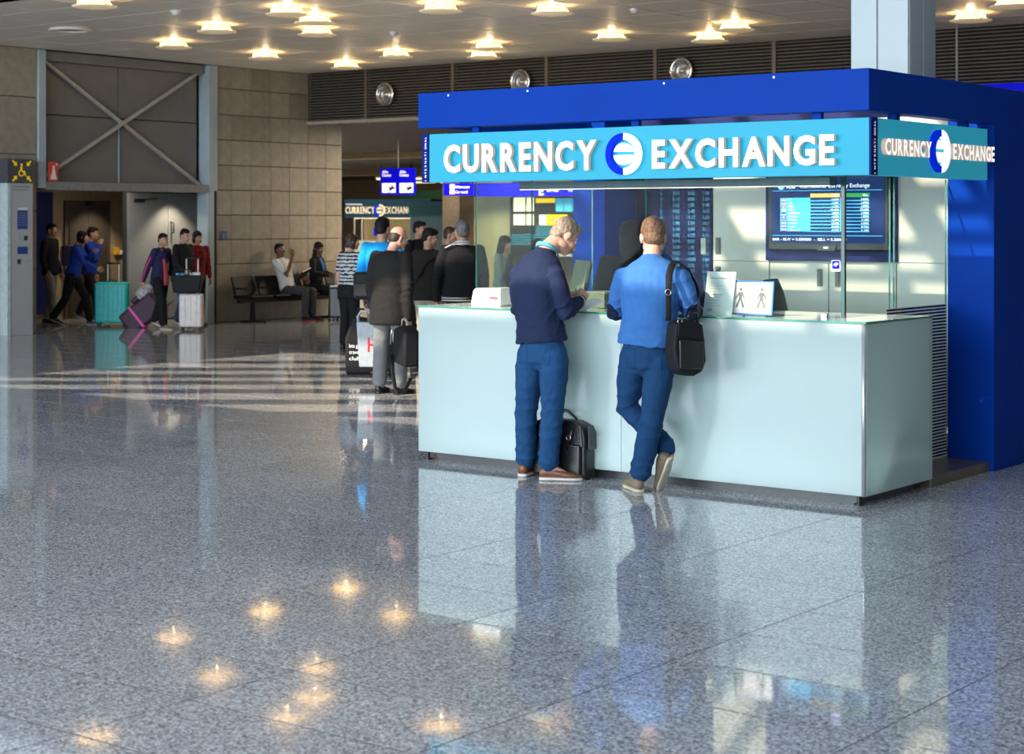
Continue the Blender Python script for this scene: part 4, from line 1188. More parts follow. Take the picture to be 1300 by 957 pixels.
suitcase((-20.84, 18.92, 0), VR, 0.36, 0.22, 0.52, M('case_white', (0.68, 0.62, 0.60), 0.35), 'pinkish white hard suitcase with a black tote bag on top', ribs=3, handle=0.55, trim=M('case_tan', (0.45, 0.28, 0.18), 0.4))
t = empty('tote_bag', (-20.86, 18.85, 0.57), VR, label='black tote bag resting on the pinkish white suitcase', cat='bag')
m_fab = M('bag_black', (0.010, 0.010, 0.012), 0.65, bump=0.1, spec=0.25)
MB().prism([(-0.20, 0.02), (0.20, 0.02), (0.25, 0.29), (-0.25, 0.29)], (0, 0.115, 0), UX, UZ, 0, 0.23).build('body', m_fab, t, bevel=0.02, seg=3, local=True)
for y in (-0.12, 0.12): MB().tube([(-0.1, y, 0.28), (-0.08, y, 0.38), (0.08, y, 0.38), (0.1, y, 0.28)], 0.01, n=6).build('handle', m_fab, t, local=True)
MB().box(-0.17, -0.04, -0.05, 0.05, 0.285, 0.32).build('blue_packet', M('packet_blue', (0.05, 0.35, 0.6), 0.5), t, local=True)
MB().box(0.06, 0.2, -0.06, 0.04, 0.285, 0.33).build('white_packet', m_white, t, local=True)
# purple holdall on wheels leaning back, pulled behind the girl
ph = empty('trolley_bag', (-22.25, 18.78, 0), VR, label='dark purple wheeled bag with a pink strap, leaning as it is pulled', cat='trolley bag')
ph.rotation_euler = (0, R_(52), VR)
m_pur = M('bag_purple', (0.05, 0.015, 0.04), 0.6, bump=0.1)
MB().box(-0.19, 0.19, -0.17, 0.17, 0.04, 0.70).build('body', m_pur, ph, bevel=0.05, seg=4, local=True)
box('strap', (-0.20, 0.20, -0.18, 0.18, 0.26, 0.30), M('strap_pink', (0.75, 0.06, 0.35), 0.5), ph, local=True, bevel=0.004)
MB().box(-0.28, -0.19, -0.12, 0.12, 0.35, 0.66).build('front_pocket', m_pur, ph, bevel=0.03, seg=3, local=True)
MB().ell((-0.24, 0, 0.60), (0.11, 0.17, 0.18), n=16, m=10).build('tied_pillow', M('pillow_grey', (0.42, 0.42, 0.44), 0.7, var=0.5, scale=25), ph, local=True)
for y in (-0.10, 0.10): MB().tube([(0.15, y, 0.68), (0.15, y, 1.02)], 0.012, n=8).build('handle_tube', m_grey, ph, local=True)
MB().tube([(0.15, -0.11, 1.02), (0.15, 0.11, 1.02)], 0.016, n=8).build('handle_grip', m_black, ph, local=True)
for y in (-0.14, 0.14): MB().disc((0.15, y - 0.015, 0.03), 0.045, 0.03, (0, 1, 0), n=14).build('wheel', m_black, ph, local=True)
# black case and bottle by the seated woman
suitcase((-20.95, 22.35, 0), R_(-60), 0.36, 0.24, 0.52, M('case_black', (0.03, 0.032, 0.035), 0.4), 'black suitcase standing beside the seated woman', ribs=3, handle=0.2)
t = empty('bottle', (-20.93, 22.3, 0.57), label='clear bottle with a dark cap standing on the black suitcase', cat='bottle')
MB().lathe([(0, 0.005), (0.035, 0.005), (0.037, 0.12), (0.02, 0.19), (0.015, 0.22), (0, 0.22)], n=14).build('body', M('bottle_pale', (0.35, 0.30, 0.28), 0.3), t, local=True)
MB().disc((0, 0, 0.22), 0.018, 0.03, n=12).build('cap', m_black, t, local=True)
o = MB().box(-0.09, 0.09, -0.05, 0.05, 0, 0.03).build('folded_paper', m_white, None, bevel=0.005); o.location = (-20.88, 22.22, 0.575); o.rotation_euler = (0, 0, VR)
tag(o, 'folded white paper lying on the black suitcase', 'paper')

# luggage of the queue
t = empty('shopping_bag', (-12.76, 14.10, 0.15), VR, label='white paper shopping bag with a red letter hanging behind the man in the long coat', cat='shopping bag')
m_bagw = M('bag_paper', (0.40, 0.44, 0.48), 0.5)
MB().prism([(-0.10, 0), (0.13, 0), (0.15, 0.46), (-0.13, 0.48)], (0, 0.06, 0), UX, UZ, 0, 0.12).build('body', m_bagw, t, bevel=0.008, local=True)
MB().text('H', (-0.01, -0.0605, 0.16), UX, UZ, 0.22, bold=0.01, width=0.11).build('red_letter', M('letter_red', (0.72, 0.01, 0.02), 0.5), t, local=True)
for y in (-0.05, 0.05): MB().tube([(-0.11, y, 0.47), (-0.12, y, 0.53), (-0.09, y, 0.58), (-0.02, y, 0.60), (0.11, y, 0.47)], 0.012, n=6).build('handle', m_bagw, t, local=True)
t = empty('holdall', (-13.40, 14.67, 0.0), VR, label='black holdall with white lettering behind the white shopping bag', cat='bag')
MB().prism([(-0.16, 0.0), (0.25, 0.0), (0.24, 0.60), (-0.08, 0.64), (-0.17, 0.4)], (0, 0.11, 0), UX, UZ, 0, 0.22).build('body', m_fab, t, bevel=0.03, seg=3, local=True)
for k, s in enumerate(('lets go', 'travel', 'club')):
    MB().text(s, (-0.12, -0.112, 0.30 - k * 0.07), UX, UZ, 0.06, width=0.12).build('lettering', m_sigw, t, local=True)
MB().tube([(-0.05, 0, 0.62), (-0.03, 0, 0.72), (0.12, 0, 0.72), (0.14, 0, 0.6)], 0.014, n=6).build('handle', m_fab, t, local=True)

# ------------------------------------------------------------------ people: continuous bodies with clothing as parts
def np_mesh(me):
    n = len(me.vertices); co = np.empty(n * 3); me.vertices.foreach_get('co', co)
    F = [tuple(p.vertices) for p in me.polygons]
    return co.reshape(-1, 3), F

def remesh(mb, voxel):
    me = bpy.data.meshes.new('tmp'); me.from_pydata(mb.v, [], mb.f); me.update()
    ob = bpy.data.objects.new('tmp', me); COL.objects.link(ob)
    md = ob.modifiers.new('r', 'REMESH'); md.mode = 'VOXEL'; md.voxel_size = voxel; md.adaptivity = 0
    dg = bpy.context.evaluated_depsgraph_get()
    ev = ob.evaluated_get(dg)
    m2 = ev.to_mesh()
    n = len(m2.vertices); co = np.empty(n * 3); m2.vertices.foreach_get('co', co)
    k = len(m2.loops); li = np.empty(k, dtype=np.int32); m2.loops.foreach_get('vertex_index', li)
    ls = np.empty(len(m2.polygons), dtype=np.int32); m2.polygons.foreach_get('loop_total', ls)
    ev.to_mesh_clear()
    bpy.data.objects.remove(ob); bpy.data.meshes.remove(me)
    if (ls == 4).all(): F = li.reshape(-1, 4)
    else: raise RuntimeError('remesh gave non quads')
    return co.reshape(-1, 3), F

def smooth_np(V, F, it, lam=0.5):
    a = F.reshape(-1); b = np.roll(F, -1, axis=1).reshape(-1)
    n = len(V); cnt = np.bincount(a, minlength=n) + np.bincount(b, minlength=n)
    for _ in range(it):
        S = np.zeros_like(V)
        for c in range(3):
            S[:, c] = np.bincount(a, V[b, c], n) + np.bincount(b, V[a, c], n)
        V = V + lam * (S / np.maximum(cnt, 1)[:, None] - V)
    return V

def normals_np(V, F):
    d1 = V[F[:, 2]] - V[F[:, 0]]; d2 = V[F[:, 3]] - V[F[:, 1]]
    fn = np.cross(d1, d2); N = np.zeros_like(V)
    for c in range(3):
        for k in range(4): N[:, c] += np.bincount(F[:, k], fn[:, c], len(V))
    return N / np.maximum(np.linalg.norm(N, axis=1), 1e-12)[:, None]

_rng = np.random.RandomState(3)
def noise_np(P, freq, seed=0, stretch=(1, 1, 1)):
    r = np.random.RandomState(seed)
    out = np.zeros(len(P)); Q = P * np.array(stretch) * freq
    for _ in range(6):
        k = r.normal(size=3) * 2.2; k2 = r.normal(size=3) * 1.5
        out += np.sin(Q @ k + r.uniform(0, 6.28) + 1.3 * np.sin(Q @ k2 + r.uniform(0, 6.28)))
    return out / 6.0

def folds(V, F, spots, seed=1, base=0.0025):
    """cloth wrinkles: gentle overall relief plus ridges gathered around the joints"""
    N = normals_np(V, F)
    d = base * noise_np(V, 16, seed, (1, 1, 0.55)) + base * 0.6 * noise_np(V, 40, seed + 5, (1, 1, 0.5))
    for (c, ax, rad, amp, fr) in spots:
        c = np.array(c); ax = np.array(Vector(ax).normalized())
        q = V - c
        fall = np.exp(-np.sum(q * q, axis=1) / (rad * rad))
        ph = q @ ax * fr + 3.4 * noise_np(V, 7, seed + 11)
        d += amp * fall * (1.7 * (1 - np.abs(np.sin(ph * 0.5))) ** 1.6 - 0.55)
    return V + N * d[:, None]

def mesh_obj(name, V, F, mats, parent, mi=None, extra=None):
    me = bpy.data.meshes.new(name)
    V = V.tolist() if hasattr(V, 'tolist') else list(V); F = F.tolist() if hasattr(F, 'tolist') else [list(f) for f in F]
    n0 = len(F)
    if extra is not None:
        k = len(V); V = V + [list(p) for p in extra.v]; F = F + [[i + k for i in f] for f in extra.f]
    me.from_pydata(V, [], F)
    mats = mats if isinstance(mats, (list, tuple)) else [mats]
    for m in mats: me.materials.append(m)
    if mi is not None:
        me.polygons.foreach_set('material_index', list(mi) + [0] * (len(F) - n0))
    me.polygons.foreach_set('use_smooth', [True] * len(F))
    me.update()
    o = bpy.data.objects.new(name, me); COL.objects.link(o); o.parent = parent
    return o

V3 = Vector
def lerp(a, b, t): return V3(a) * (1 - t) + V3(b) * t

def limb(mb, pts, rad, n=14):
    """tapered limb along joints with rounded ends"""
    P = [V3(p) for p in pts]
    mb.tube(P, rad, n=n)
    for p, r in zip(P, rad):
        r = r if isinstance(r, (int, float)) else min(r)
        mb.ell(p, r * 0.985, n=12, m=8)

def hand(mb, wrist, d, palm_n, side=1, curl=0.5, s=1.0, r=0.0088):
    """palm, four fingers of different length with bends, thumb from the side of the palm. side +1 right hand"""
    d = V3(d).normalized(); pn = V3(palm_n); pn = (pn - d * pn.dot(d)).normalized()
    sd = d.cross(pn) * side            # towards the thumb
    w = V3(wrist)
    mb.tube([w - d * 0.01, w + d * 0.02 * s, w + d * 0.055 * s, w + d * 0.092 * s], [(0.027 * s, 0.019 * s), (0.032 * s, 0.018 * s), (0.040 * s, 0.016 * s), (0.038 * s, 0.012 * s)], n=12, side=sd)
    for k, (off, L) in enumerate(((0.029, 0.072), (0.010, 0.080), (-0.010, 0.074), (-0.028, 0.058))):
        p = w + d * 0.088 * s + sd * off * s
        pts = [p - d * 0.015 * s, p]; a = 0.0; fd = d + sd * off * 1.2
        fd.normalize()
        for q, fl in enumerate((0.42, 0.33, 0.25)):
            a += curl * (0.75, 1.0, 0.7)[q] * (1 + 0.08 * k)
            dr = fd * math.cos(a) + pn * math.sin(a)
            pts.append(pts[-1] + dr * L * s * fl)
        mb.tube(pts, [r * s * 1.05, r * s * 1.05, r * s, r * s * 0.93, r * s * 0.78], n=8)
        mb.ell(pts[-1], r * s * 0.8, n=8, m=6)
    p = w + d * 0.025 * s + sd * 0.026 * s
    t1 = (d * 0.75 + sd * 0.7 + pn * 0.25).normalized(); t2 = (d * 0.95 + sd * 0.15 + pn * (0.15 + 0.5 * curl)).normalized()
    pts = [p - sd * 0.01 * s, p + t1 * 0.036 * s, p + t1 * 0.036 * s + t2 * 0.030 * s, p + t1 * 0.036 * s + t2 * 0.054 * s]
    mb.tube(pts, [r * s * 1.5, r * s * 1.25, r * s * 1.05, r * s * 0.8], n=8)
    mb.ell(pts[-1], r * s * 0.8, n=8, m=6)

def head_volume(mb, c, R, s, neck):
    def E(p, r, rot=None, n=16, m=12):
        mb.ell(c + R @ (V3(p) * s), tuple(x * s for x in r), R @ (rot or Matrix.Identity(3)), n, m)
    E((0, -0.012, 0.030), (0.076, 0.096, 0.092), n=24, m=16)
    E((0, 0.032, -0.040), (0.060, 0.062, 0.078), n=20, m=14)
    E((0, 0.070, -0.100), (0.028, 0.024, 0.022))
    E((0, 0.074, 0.018), (0.052, 0.022, 0.014))
    for sx in (-1, 1):
        E((sx * 0.036, 0.062, -0.032), (0.028, 0.028, 0.026))
        E((sx * 0.052, 0.005, -0.070), (0.018, 0.040, 0.026))
        E((sx * 0.079, -0.008, -0.012), (0.011, 0.021, 0.034), Euler((R_(-12), 0, R_(-22 * sx))).to_matrix())
        E((sx * 0.078, 0.0, -0.040), (0.008, 0.010, 0.011))
    a, b = c + R @ (V3((0, 0.088, 0.008)) * s), c + R @ (V3((0, 0.112, -0.040)) * s)
    mb.tube([a, (a + b) / 2 + R @ V3((0, 0.003, 0)) * s, b], [0.009 * s, 0.012 * s, 0.015 * s], n=10); mb.ell(b, 0.0145 * s, n=10, m=8)
    E((0, 0.090, -0.072), (0.024, 0.010, 0.006)); E((0, 0.088, -0.083), (0.021, 0.010, 0.007))
    # neck
    n0 = V3(neck)
    top = c + R @ (V3((0, -0.022, -0.045)) * s)
    mb.tube([n0 - V3((0, 0, 0.05)), n0, (n0 + top) / 2, top], [(0.075 * s, 0.066 * s), (0.062 * s, 0.060 * s), (0.056 * s, 0.058 * s), (0.056 * s, 0.060 * s)], n=16, side=R @ V3(UX))

HAIR = {
    'short': [((0, -0.022, 0.043), (0.084, 0.098, 0.092)), ((0, -0.056, -0.018), (0.070, 0.058, 0.062)), ((0, 0.045, 0.088), (0.058, 0.045, 0.036))],
    'cropped': [((0, -0.020, 0.038), (0.081, 0.096, 0.092)), ((0, -0.054, -0.020), (0.066, 0.054, 0.055)), ((0, 0.048, 0.085), (0.054, 0.040, 0.034))],
    'bald': [((0, -0.030, 0.004), (0.087, 0.090, 0.066)), ((0, -0.055, -0.020), (0.074, 0.060, 0.062))],
    'bob': [((0, -0.020, 0.040), (0.092, 0.104, 0.098)), ((0, -0.055, -0.040), (0.086, 0.066, 0.080)), ((0.062, -0.01, -0.05), (0.030, 0.055, 0.075)), ((-0.062, -0.01, -0.05), (0.030, 0.055, 0.075)), ((0, 0.055, 0.075), (0.062, 0.040, 0.034))],
    'long': [((0, -0.022, 0.042), (0.090, 0.102, 0.096)), ((0, -0.060, -0.06), (0.084, 0.062, 0.11)), ((0.066, -0.01, -0.09), (0.026, 0.045, 0.11)), ((-0.066, -0.01, -0.09), (0.026, 0.045, 0.11)), ((0, -0.07, -0.16), (0.085, 0.040, 0.10)), ((0, 0.05, 0.08), (0.058, 0.04, 0.03))],
    'cap': [((0, -0.018, 0.050), (0.088, 0.102, 0.086)), ((0, -0.055, -0.02), (0.072, 0.058, 0.06))],
}

def shoe(parent, heel, toe, mat, sole, s=1.0, up=(0, 0, 1), length=0.285, laces=None):
    heel, toe = V3(heel), V3(toe)
    d = (toe - heel).normalized(); up = V3(up); up = (up - d * up.dot(d)).normalized(); sd = d.cross(up)
    st = [(0.0, 0.052, 0.075), (0.06, 0.066, 0.092), (0.2, 0.072, 0.098), (0.36, 0.074, 0.088), (0.52, 0.086, 0.070), (0.70, 0.096, 0.056), (0.86, 0.086, 0.048), (0.96, 0.056, 0.040), (1.0, 0.024, 0.032)]
    L = length * s
    def rings(zb, zt, grow):
        b = MB(); n = 14; vs = []; fs = []
        for t, w, h in st:
            hh = zt(h) * s; o = heel + d * (t * L)
            w2 = (w / 2 + grow) * s
            for j in range(n):
                a = 2 * math.pi * j / n
                x = math.copysign(abs(math.cos(a)) ** 0.75, math.cos(a)) * w2
                z = zb * s + (hh - zb * s) * (0.5 + 0.5 * math.copysign(abs(math.sin(a)) ** 0.6, math.sin(a)))
                x *= 1.0 if math.sin(a) < 0.2 else (1 - 0.35 * max(0, math.sin(a)) ** 2)
                vs.append(o + sd * x + up * z)
        for i in range(len(st) - 1):
            for j in range(n):
                a = i * n + j; c = i * n + (j + 1) % n
                fs.append((a, a + n, c + n, c))
        fs.append(tuple(range(n))); fs.append(tuple(range(len(vs) - 1, len(vs) - n - 1, -1)))
        b.smooth = True; b.add(vs, fs)
        return b
    sh = rings(0.018, lambda h: h, 0.0).build('shoe', mat, parent, local=True)
    rings(0.0, lambda h: 0.024, 0.004).build('sole', sole, sh, local=True)
    if laces is not None:
        b = MB()
        for t, zz in ((0.34, 0.088), (0.41, 0.082), (0.48, 0.074)):
            o = heel + d * (t * L) + up * (zz * s)
            b.tube([o - sd * 0.026 * s - up * 0.006, o + up * 0.003, o + sd * 0.026 * s - up * 0.006], 0.0035, n=6)
        o = heel + d * (0.33 * L) + up * (0.094 * s)
        for sg_ in (-1, 1):
            b.tube([o, o + sd * sg_ * 0.02 + up * 0.015, o + sd * sg_ * 0.035 + up * 0.0 + d * 0.02, o + sd * sg_ * 0.01 + d * 0.012], 0.003, n=6)
            b.tube([o, o + sd * sg_ * 0.018 + d * 0.02 - up * 0.01, o + sd * sg_ * 0.03 + d * 0.035 - up * 0.035], 0.003, n=6)
        b.build('laces', laces, sh, local=True)
    return sh

def stand(h=1.75, lean=0.0, step=0.0, width=0.095, arms=None, head=(0, 0, 0), twist=0.0):
    """joints of a standing or walking figure, facing +y, floor at z = 0"""
    k = h / 1.75
    J = {}
    cl, sl_ = math.cos(R_(lean)), math.sin(R_(lean))
    def tor(x, y, z):                       # torso points tilt about the pelvis
        zz = z - 0.95
        return V3((x, y * cl + zz * sl_, 0.95 + zz * cl - y * sl_))
    J['pelvis'] = V3((0, 0, 0.95)); J['waist'] = tor(0, 0.005, 1.09); J['chest'] = tor(0, 0.01, 1.30); J['neck'] = tor(0, -0.01, 1.49)
    J['head'] = tor(0, 0.03, 1.63) + V3((0, 0.02 * (lean > 8), 0))
    for s, n in ((1, 'R'), (-1, 'L')):
        st = step * s
        J['hip' + n] = V3((s * 0.09, 0, 0.92)); J['knee' + n] = V3((s * (width + 0.003), st * 0.5 + 0.02 + abs(st) * 0.12, 0.50))
        J['ankle' + n] = V3((s * width, st - 0.02, 0.085 + (0.06 if st < -0.12 else 0)))
        J['toe' + n] = J['ankle' + n] + V3((s * 0.03, 0.2, -0.085 - (0.06 if st < -0.12 else 0)))
        J['sh' + n] = tor(s * 0.185, 0.0, 1.425)
        J['el' + n] = tor(s * 0.235, -0.02, 1.13); J['wr' + n] = tor(s * 0.245, 0.06, 0.885)
    if arms:
        for key, p in arms.items(): J[key] = V3(p)
    for key in J: J[key] = J[key] * k
    J['s'] = k; J['hrot'] = head
    return J

def sit(h=1.72, lean=-8, arms=None, head=(0, 0, 0), seat=0.47):
    k = h / 1.75
    J = stand(1.75, lean, arms=None)
    dz = seat + 0.07 - 0.95
    for n in ('pelvis', 'waist', 'chest', 'neck', 'head', 'shR', 'shL', 'elR', 'elL', 'wrR', 'wrL', 'hipR', 'hipL'): J[n] = J[n] + V3((0, 0, dz))
    for s, n in ((1, 'R'), (-1, 'L')):
        J['knee' + n] = V3((s * 0.12, 0.43, seat + 0.03)); J['ankle' + n] = V3((s * 0.11, 0.42, 0.085)); J['toe' + n] = V3((s * 0.13, 0.62, 0.0))
    if arms:
        for key, p in arms.items(): J[key] = V3(p)
    J['s'] = k; J['hrot'] = head
    return J

SKIN = {'pale': M('skin_pale', (0.60, 0.33, 0.24), 0.5, var=0.08, scale=10), 'tan': M('skin_tan', (0.46, 0.25, 0.16), 0.5, var=0.08, scale=10), 'brown': M('skin_brown', (0.14, 0.06, 0.035), 0.45, var=0.08, scale=10)}
m_lip = M('lips', (0.42, 0.16, 0.13), 0.5)
m_eye = M('eye_dark', (0.02, 0.015, 0.012), 0.2)
m_eyew = M('eye_white', (0.75, 0.72, 0.70), 0.3)

def patch(parent, src, mat, name, center, radius, lift=0.002, axis=None, dirn=None, square=None):
    """a sewn on patch: the cloth faces around a point, lifted a little"""
    V, F = np_mesh(src.data); F = np.array(F)
    N = normals_np(V, F)
    cF = V[F].mean(axis=1); q = cF - np.array(center)
    if square is not None:
        dist = np.maximum(np.maximum(np.abs(q @ np.array(square)), np.abs(q[:, 2]) * 0.85), np.abs(q @ np.array(Vector((0, 0, 1)).cross(Vector(square)))) * 0.6)
    elif axis is not None:
        ax = np.array(Vector(axis).normalized()); al = q @ ax
        dist = np.sqrt((al * 0.62) ** 2 + np.maximum(0, np.sum(q * q, axis=1) - al ** 2))
    else: dist = np.linalg.norm(q, axis=1)
    keep = dist < radius
    if dirn is not None:
        nf = N[F].mean(axis=1); keep &= (nf @ np.array(Vector(dirn).normalized())) > 0.05
    Fk = F[keep]; ids = np.unique(Fk); mp = {int(i): k for k, i in enumerate(ids)}
    V2 = (V + N * lift)[ids]; F2 = [[mp[int(i)] for i in f] for f in Fk]
    o = mesh_obj(name, V2, np.array(F2), mat, parent)
    md = o.modifiers.new('thick', 'SOLIDIFY'); md.thickness = 0.002; md.offset = -1
    return o

def person(label, loc, rz, J, top, legs, hair, hairmat, skin='pale', shoe_mat=None, sole_mat=None, sleeve='long', hem=0.86, bulk=1.0, legbulk=1.0, fine=False, hands=None, group=None,
           top_name='jumper', leg_name='trousers', top_mi=None, cuff_len=1.0, shoes=True, laces=None, shoe_dir=None, legs_vis=True, depth=1.0, skirt=False):
    k = J['s']
    t = empty('person', loc, rz, label, 'person', group)
    vx = 0.0042 if fine else 0.011
    gx = 0.006 if fine else 0.012
    sm_ = 3 if fine else 2
    xs = (J['shR'] - J['shL']).normalized(); xh = (J['hipR'] - J['hipL']).normalized()
    xm = (xs + xh).normalized()
    # ---- body: one continuous surface
    b = MB()
    b.tube([J['pelvis'] - V3((0, 0, 0.08 * k)), J['pelvis'], J['waist'], J['chest'], lerp(J['chest'], J['neck'], 0.72), J['neck']],
           [(0.12 * k, 0.09 * k), (0.145 * k, 0.10 * k), (0.125 * k, 0.088 * k), (0.135 * k, 0.09 * k), (0.085 * k, 0.062 * k), (0.056 * k, 0.053 * k)], n=20, side=[xh, xh, xm, xs, xs, xs])
    for n in 'RL':
        sh_in = lerp(J['sh' + n], J['neck'], 0.22) - V3((0, 0, 0.03 * k))
        limb(b, [sh_in, J['sh' + n], lerp(J['sh' + n], J['el' + n], 0.5), J['el' + n], lerp(J['el' + n], J['wr' + n], 0.4), J['wr' + n]],
             [0.036 * k, 0.046 * k, 0.042 * k, 0.036 * k, 0.036 * k, 0.026 * k])
        limb(b, [J['hip' + n], lerp(J['hip' + n], J['knee' + n], 0.5), J['knee' + n], lerp(J['knee' + n], J['ankle' + n], 0.35), J['ankle' + n]],
             [0.08 * k, 0.066 * k, 0.050 * k, 0.050 * k, 0.036 * k])
        foot = (J['toe' + n] - J['ankle' + n]); 
        limb(b, [J['ankle' + n], lerp(J['ankle' + n], J['toe' + n], 0.55)], [0.034 * k, 0.024 * k])
    yaw, pitch, roll = J['hrot']
    HR = Euler((R_(-pitch), R_(roll), R_(yaw)), 'XYZ').to_matrix()
    HR = Euler((0, 0, R_(yaw))).to_matrix() @ Euler((R_(-pitch), R_(roll), 0)).to_matrix()
    hs_ = 0.95 * k if k < 1.03 else 0.97
    hc = V3(J['head'])
    head_volume(b, hc, HR, hs_, J['neck'])
    hb = b if fine else MB()
    hd = hands or {}
    for n, sd in (('R', 1), ('L', -1)):
        dd = (J['wr' + n] - J['el' + n]).normalized()
        d_, pn, curl = hd.get(n, (dd, V3((-sd * 1.0, 0.15, 0)), 0.45))
        d_ = dd if d_ is None else d_
        hand(hb, J['wr' + n], d_, pn, sd, curl, k)
    V, F = remesh(b, vx)
    V = smooth_np(V, F, sm_, 0.45)
    # lips coloured on the face
    L = (np.array(V) - np.array(hc)) @ np.array(HR) / hs_
    cF = L[F].mean(axis=1)
    lips = (np.abs(cF[:, 0]) < 0.023) & (cF[:, 1] > 0.085) & (cF[:, 2] < -0.066) & (cF[:, 2] > -0.090)
    mesh_obj('body', V, F, [SKIN[skin], m_lip], t, lips.astype(int), None if fine else hb)
    # eyes and brows
    for sx in (-1, 1):
        e = MB().ell(hc + HR @ (V3((sx * 0.032, 0.081, -0.006)) * hs_), 0.0125 * hs_, n=10, m=8).build('eye', m_eyew, t, local=True)
        MB().ell(hc + HR @ (V3((sx * 0.032, 0.0895, -0.006)) * hs_), 0.006 * hs_, n=8, m=6).build('iris', m_eye, e, local=True)
        if hairmat is not None:
            MB().tube([hc + HR @ (V3((sx * 0.015, 0.094, 0.017)) * hs_), hc + HR @ (V3((sx * 0.034, 0.092, 0.021)) * hs_), hc + HR @ (V3((sx * 0.052, 0.078, 0.015)) * hs_)], 0.0035 * hs_, n=6).build('eyebrow', hairmat, t, local=True)
    # hair
    if hair:
        b = MB()
        for c, r in HAIR[hair]: b.ell(hc + HR @ (V3(c) * hs_), tuple(x * hs_ for x in r), HR, 20, 14)
        V, F = remesh(b, 0.0045 if fine else 0.010)
        V = smooth_np(V, F, 3, 0.5)
        N = normals_np(V, F)
        am = 0.0032 if fine else 0.004
        dv = am * noise_np(V, 60, 4, (1, 1, 0.6)) + am * 0.7 * noise_np(V, 120, 9, (1, 1, 0.5))
        mesh_obj('hair', V + N * dv[:, None], F, hairmat, t)
    # top
    hz = hem * k
    hemc = lerp(J['pelvis'], J['waist'], 0.0) + (J['pelvis'] - J['waist']).normalized() * (0.95 - hem) * k if hem < 0.95 else lerp(J['pelvis'], J['waist'], (hem - 0.95) / 0.14)
    q = bulk; dq = bulk * depth
    b = MB()
    chain = [hemc]; rad = [(0.184 * k * q, 0.134 * k * dq)]; side = [xh]
    if hem < 0.93: chain.append(J['pelvis']); rad.append((0.182 * k * q, 0.132 * k * dq)); side.append(xh)
    chain += [J['waist'], lerp(J['waist'], J['chest'], 0.5), J['chest'], lerp(J['chest'], J['neck'], 0.5), lerp(J['chest'], J['neck'], 0.75), lerp(J['chest'], J['neck'], 0.91), lerp(J['chest'], J['neck'], 1.0)]
    rad += [(0.165 * k * q, 0.118 * k * dq), (0.175 * k * q, 0.125 * k * dq), (0.185 * k * q, 0.130 * k * dq), (0.168 * k * q, 0.114 * k * dq), (0.125 * k * q, 0.092 * k * dq), (0.082 * k, 0.074 * k), (0.066 * k, 0.066 * k)]
    side += [xm, xs, xs, xs, xs, xs, xs]
    b.tube(chain, rad, n=24, side=side)
    for n in 'RL':
        S, E_, W = J['sh' + n], J['el' + n], J['wr' + n]
        if sleeve == 'short': W_ = None
        pts = [lerp(S, J['neck'], 0.38) - V3((0, 0, 0.022)), S, lerp(S, E_, 0.35), lerp(S, E_, 0.72)]
        rr = [0.052, 0.062, 0.063, 0.059]
        if sleeve == 'long':
            pts += [E_, lerp(E_, W, 0.3), lerp(E_, W, 0.7), lerp(E_, W, 0.97 * cuff_len)]; rr += [0.054, 0.052, 0.046, 0.040]
        limb(b, pts, [r * k * (0.55 + 0.45 * q) for r in rr], n=16)
    V, F = remesh(b, gx)
    V = smooth_np(V, F, 4 if fine else 3, 0.5)
    sp = []
    for n in 'RL':
        S, E_, W = J['sh' + n], J['el' + n], J['wr' + n]
        if sleeve == 'long':
            sp.append((E_, (E_ - S).normalized() + (W - E_).normalized(), 0.11 * k, 0.009, 100))
            sp.append((lerp(E_, W, 0.8), (W - E_), 0.07 * k, 0.004, 120))
        sp.append((lerp(S, J['chest'], 0.3), (E_ - S) + V3((0, 0, 0.01)), 0.11 * k, 0.004, 70))
    sp.append((lerp(J['pelvis'], J['waist'], 0.4), V3((0.15, 0, 1)), 0.20 * k, 0.008, 70))
    sp.append((lerp(J['waist'], J['chest'], 0.6), V3((0.5, 0, 1)), 0.20 * k, 0.005, 55))
    V = folds(V, F, sp, seed=len(label))
    mi = top_mi(V, F) if top_mi else None
    to_ = mesh_obj(top_name, V, F, top, t, mi)
    # trousers
    if legs is not None:
        b = MB()
        lq = legbulk
        b.tube([J['pelvis'] - V3((0, 0, 0.15 * k)), J['pelvis'] - V3((0, 0, 0.09 * k)), J['pelvis'], lerp(J['pelvis'], J['waist'], 0.75)], [(0.05 * k, 0.05 * k), (0.125 * k * lq, 0.105 * k * lq), (0.156 * k * lq, 0.112 * k * lq), (0.140 * k * lq, 0.098 * k * lq)], n=20, side=xh)
        for n in 'RL':
            H_, K_, A_ = J['hip' + n], J['knee' + n], J['ankle' + n]
            limb(b, [H_ + V3((0, 0, 0.02)), lerp(H_, K_, 0.3), lerp(H_, K_, 0.7), K_, lerp(K_, A_, 0.3), lerp(K_, A_, 0.7), lerp(K_, A_, 0.90)],
                 [x * k * lq for x in (0.090, 0.090, 0.077, 0.070, 0.069, 0.065, 0.066)], n=16)
        V, F = remesh(b, gx)
        V = smooth_np(V, F, 14 if fine else 4, 0.5)
        sp = []
        for n in 'RL':
            H_, K_, A_ = J['hip' + n], J['knee' + n], J['ankle' + n]
            sp.append((K_, (A_ - H_) + V3((0.12, 0.1, 0)), 0.13 * k, 0.0065, 70)); sp.append((lerp(K_, A_, 0.9), (A_ - K_) + V3((0.06, 0, 0)), 0.10 * k, 0.007, 95)); sp.append((lerp(K_, A_, 0.45), (A_ - K_) + V3((-0.15, 0.1, 0)), 0.14 * k, 0.004, 60))
            sp.append((lerp(H_, K_, 0.15), (K_ - H_) + V3((0.05, 0.05, 0)), 0.12 * k, 0.006, 60))
        V = folds(V, F, sp, seed=len(label) + 3, base=0.004)
        lg = mesh_obj(leg_name, V, F, legs, t)
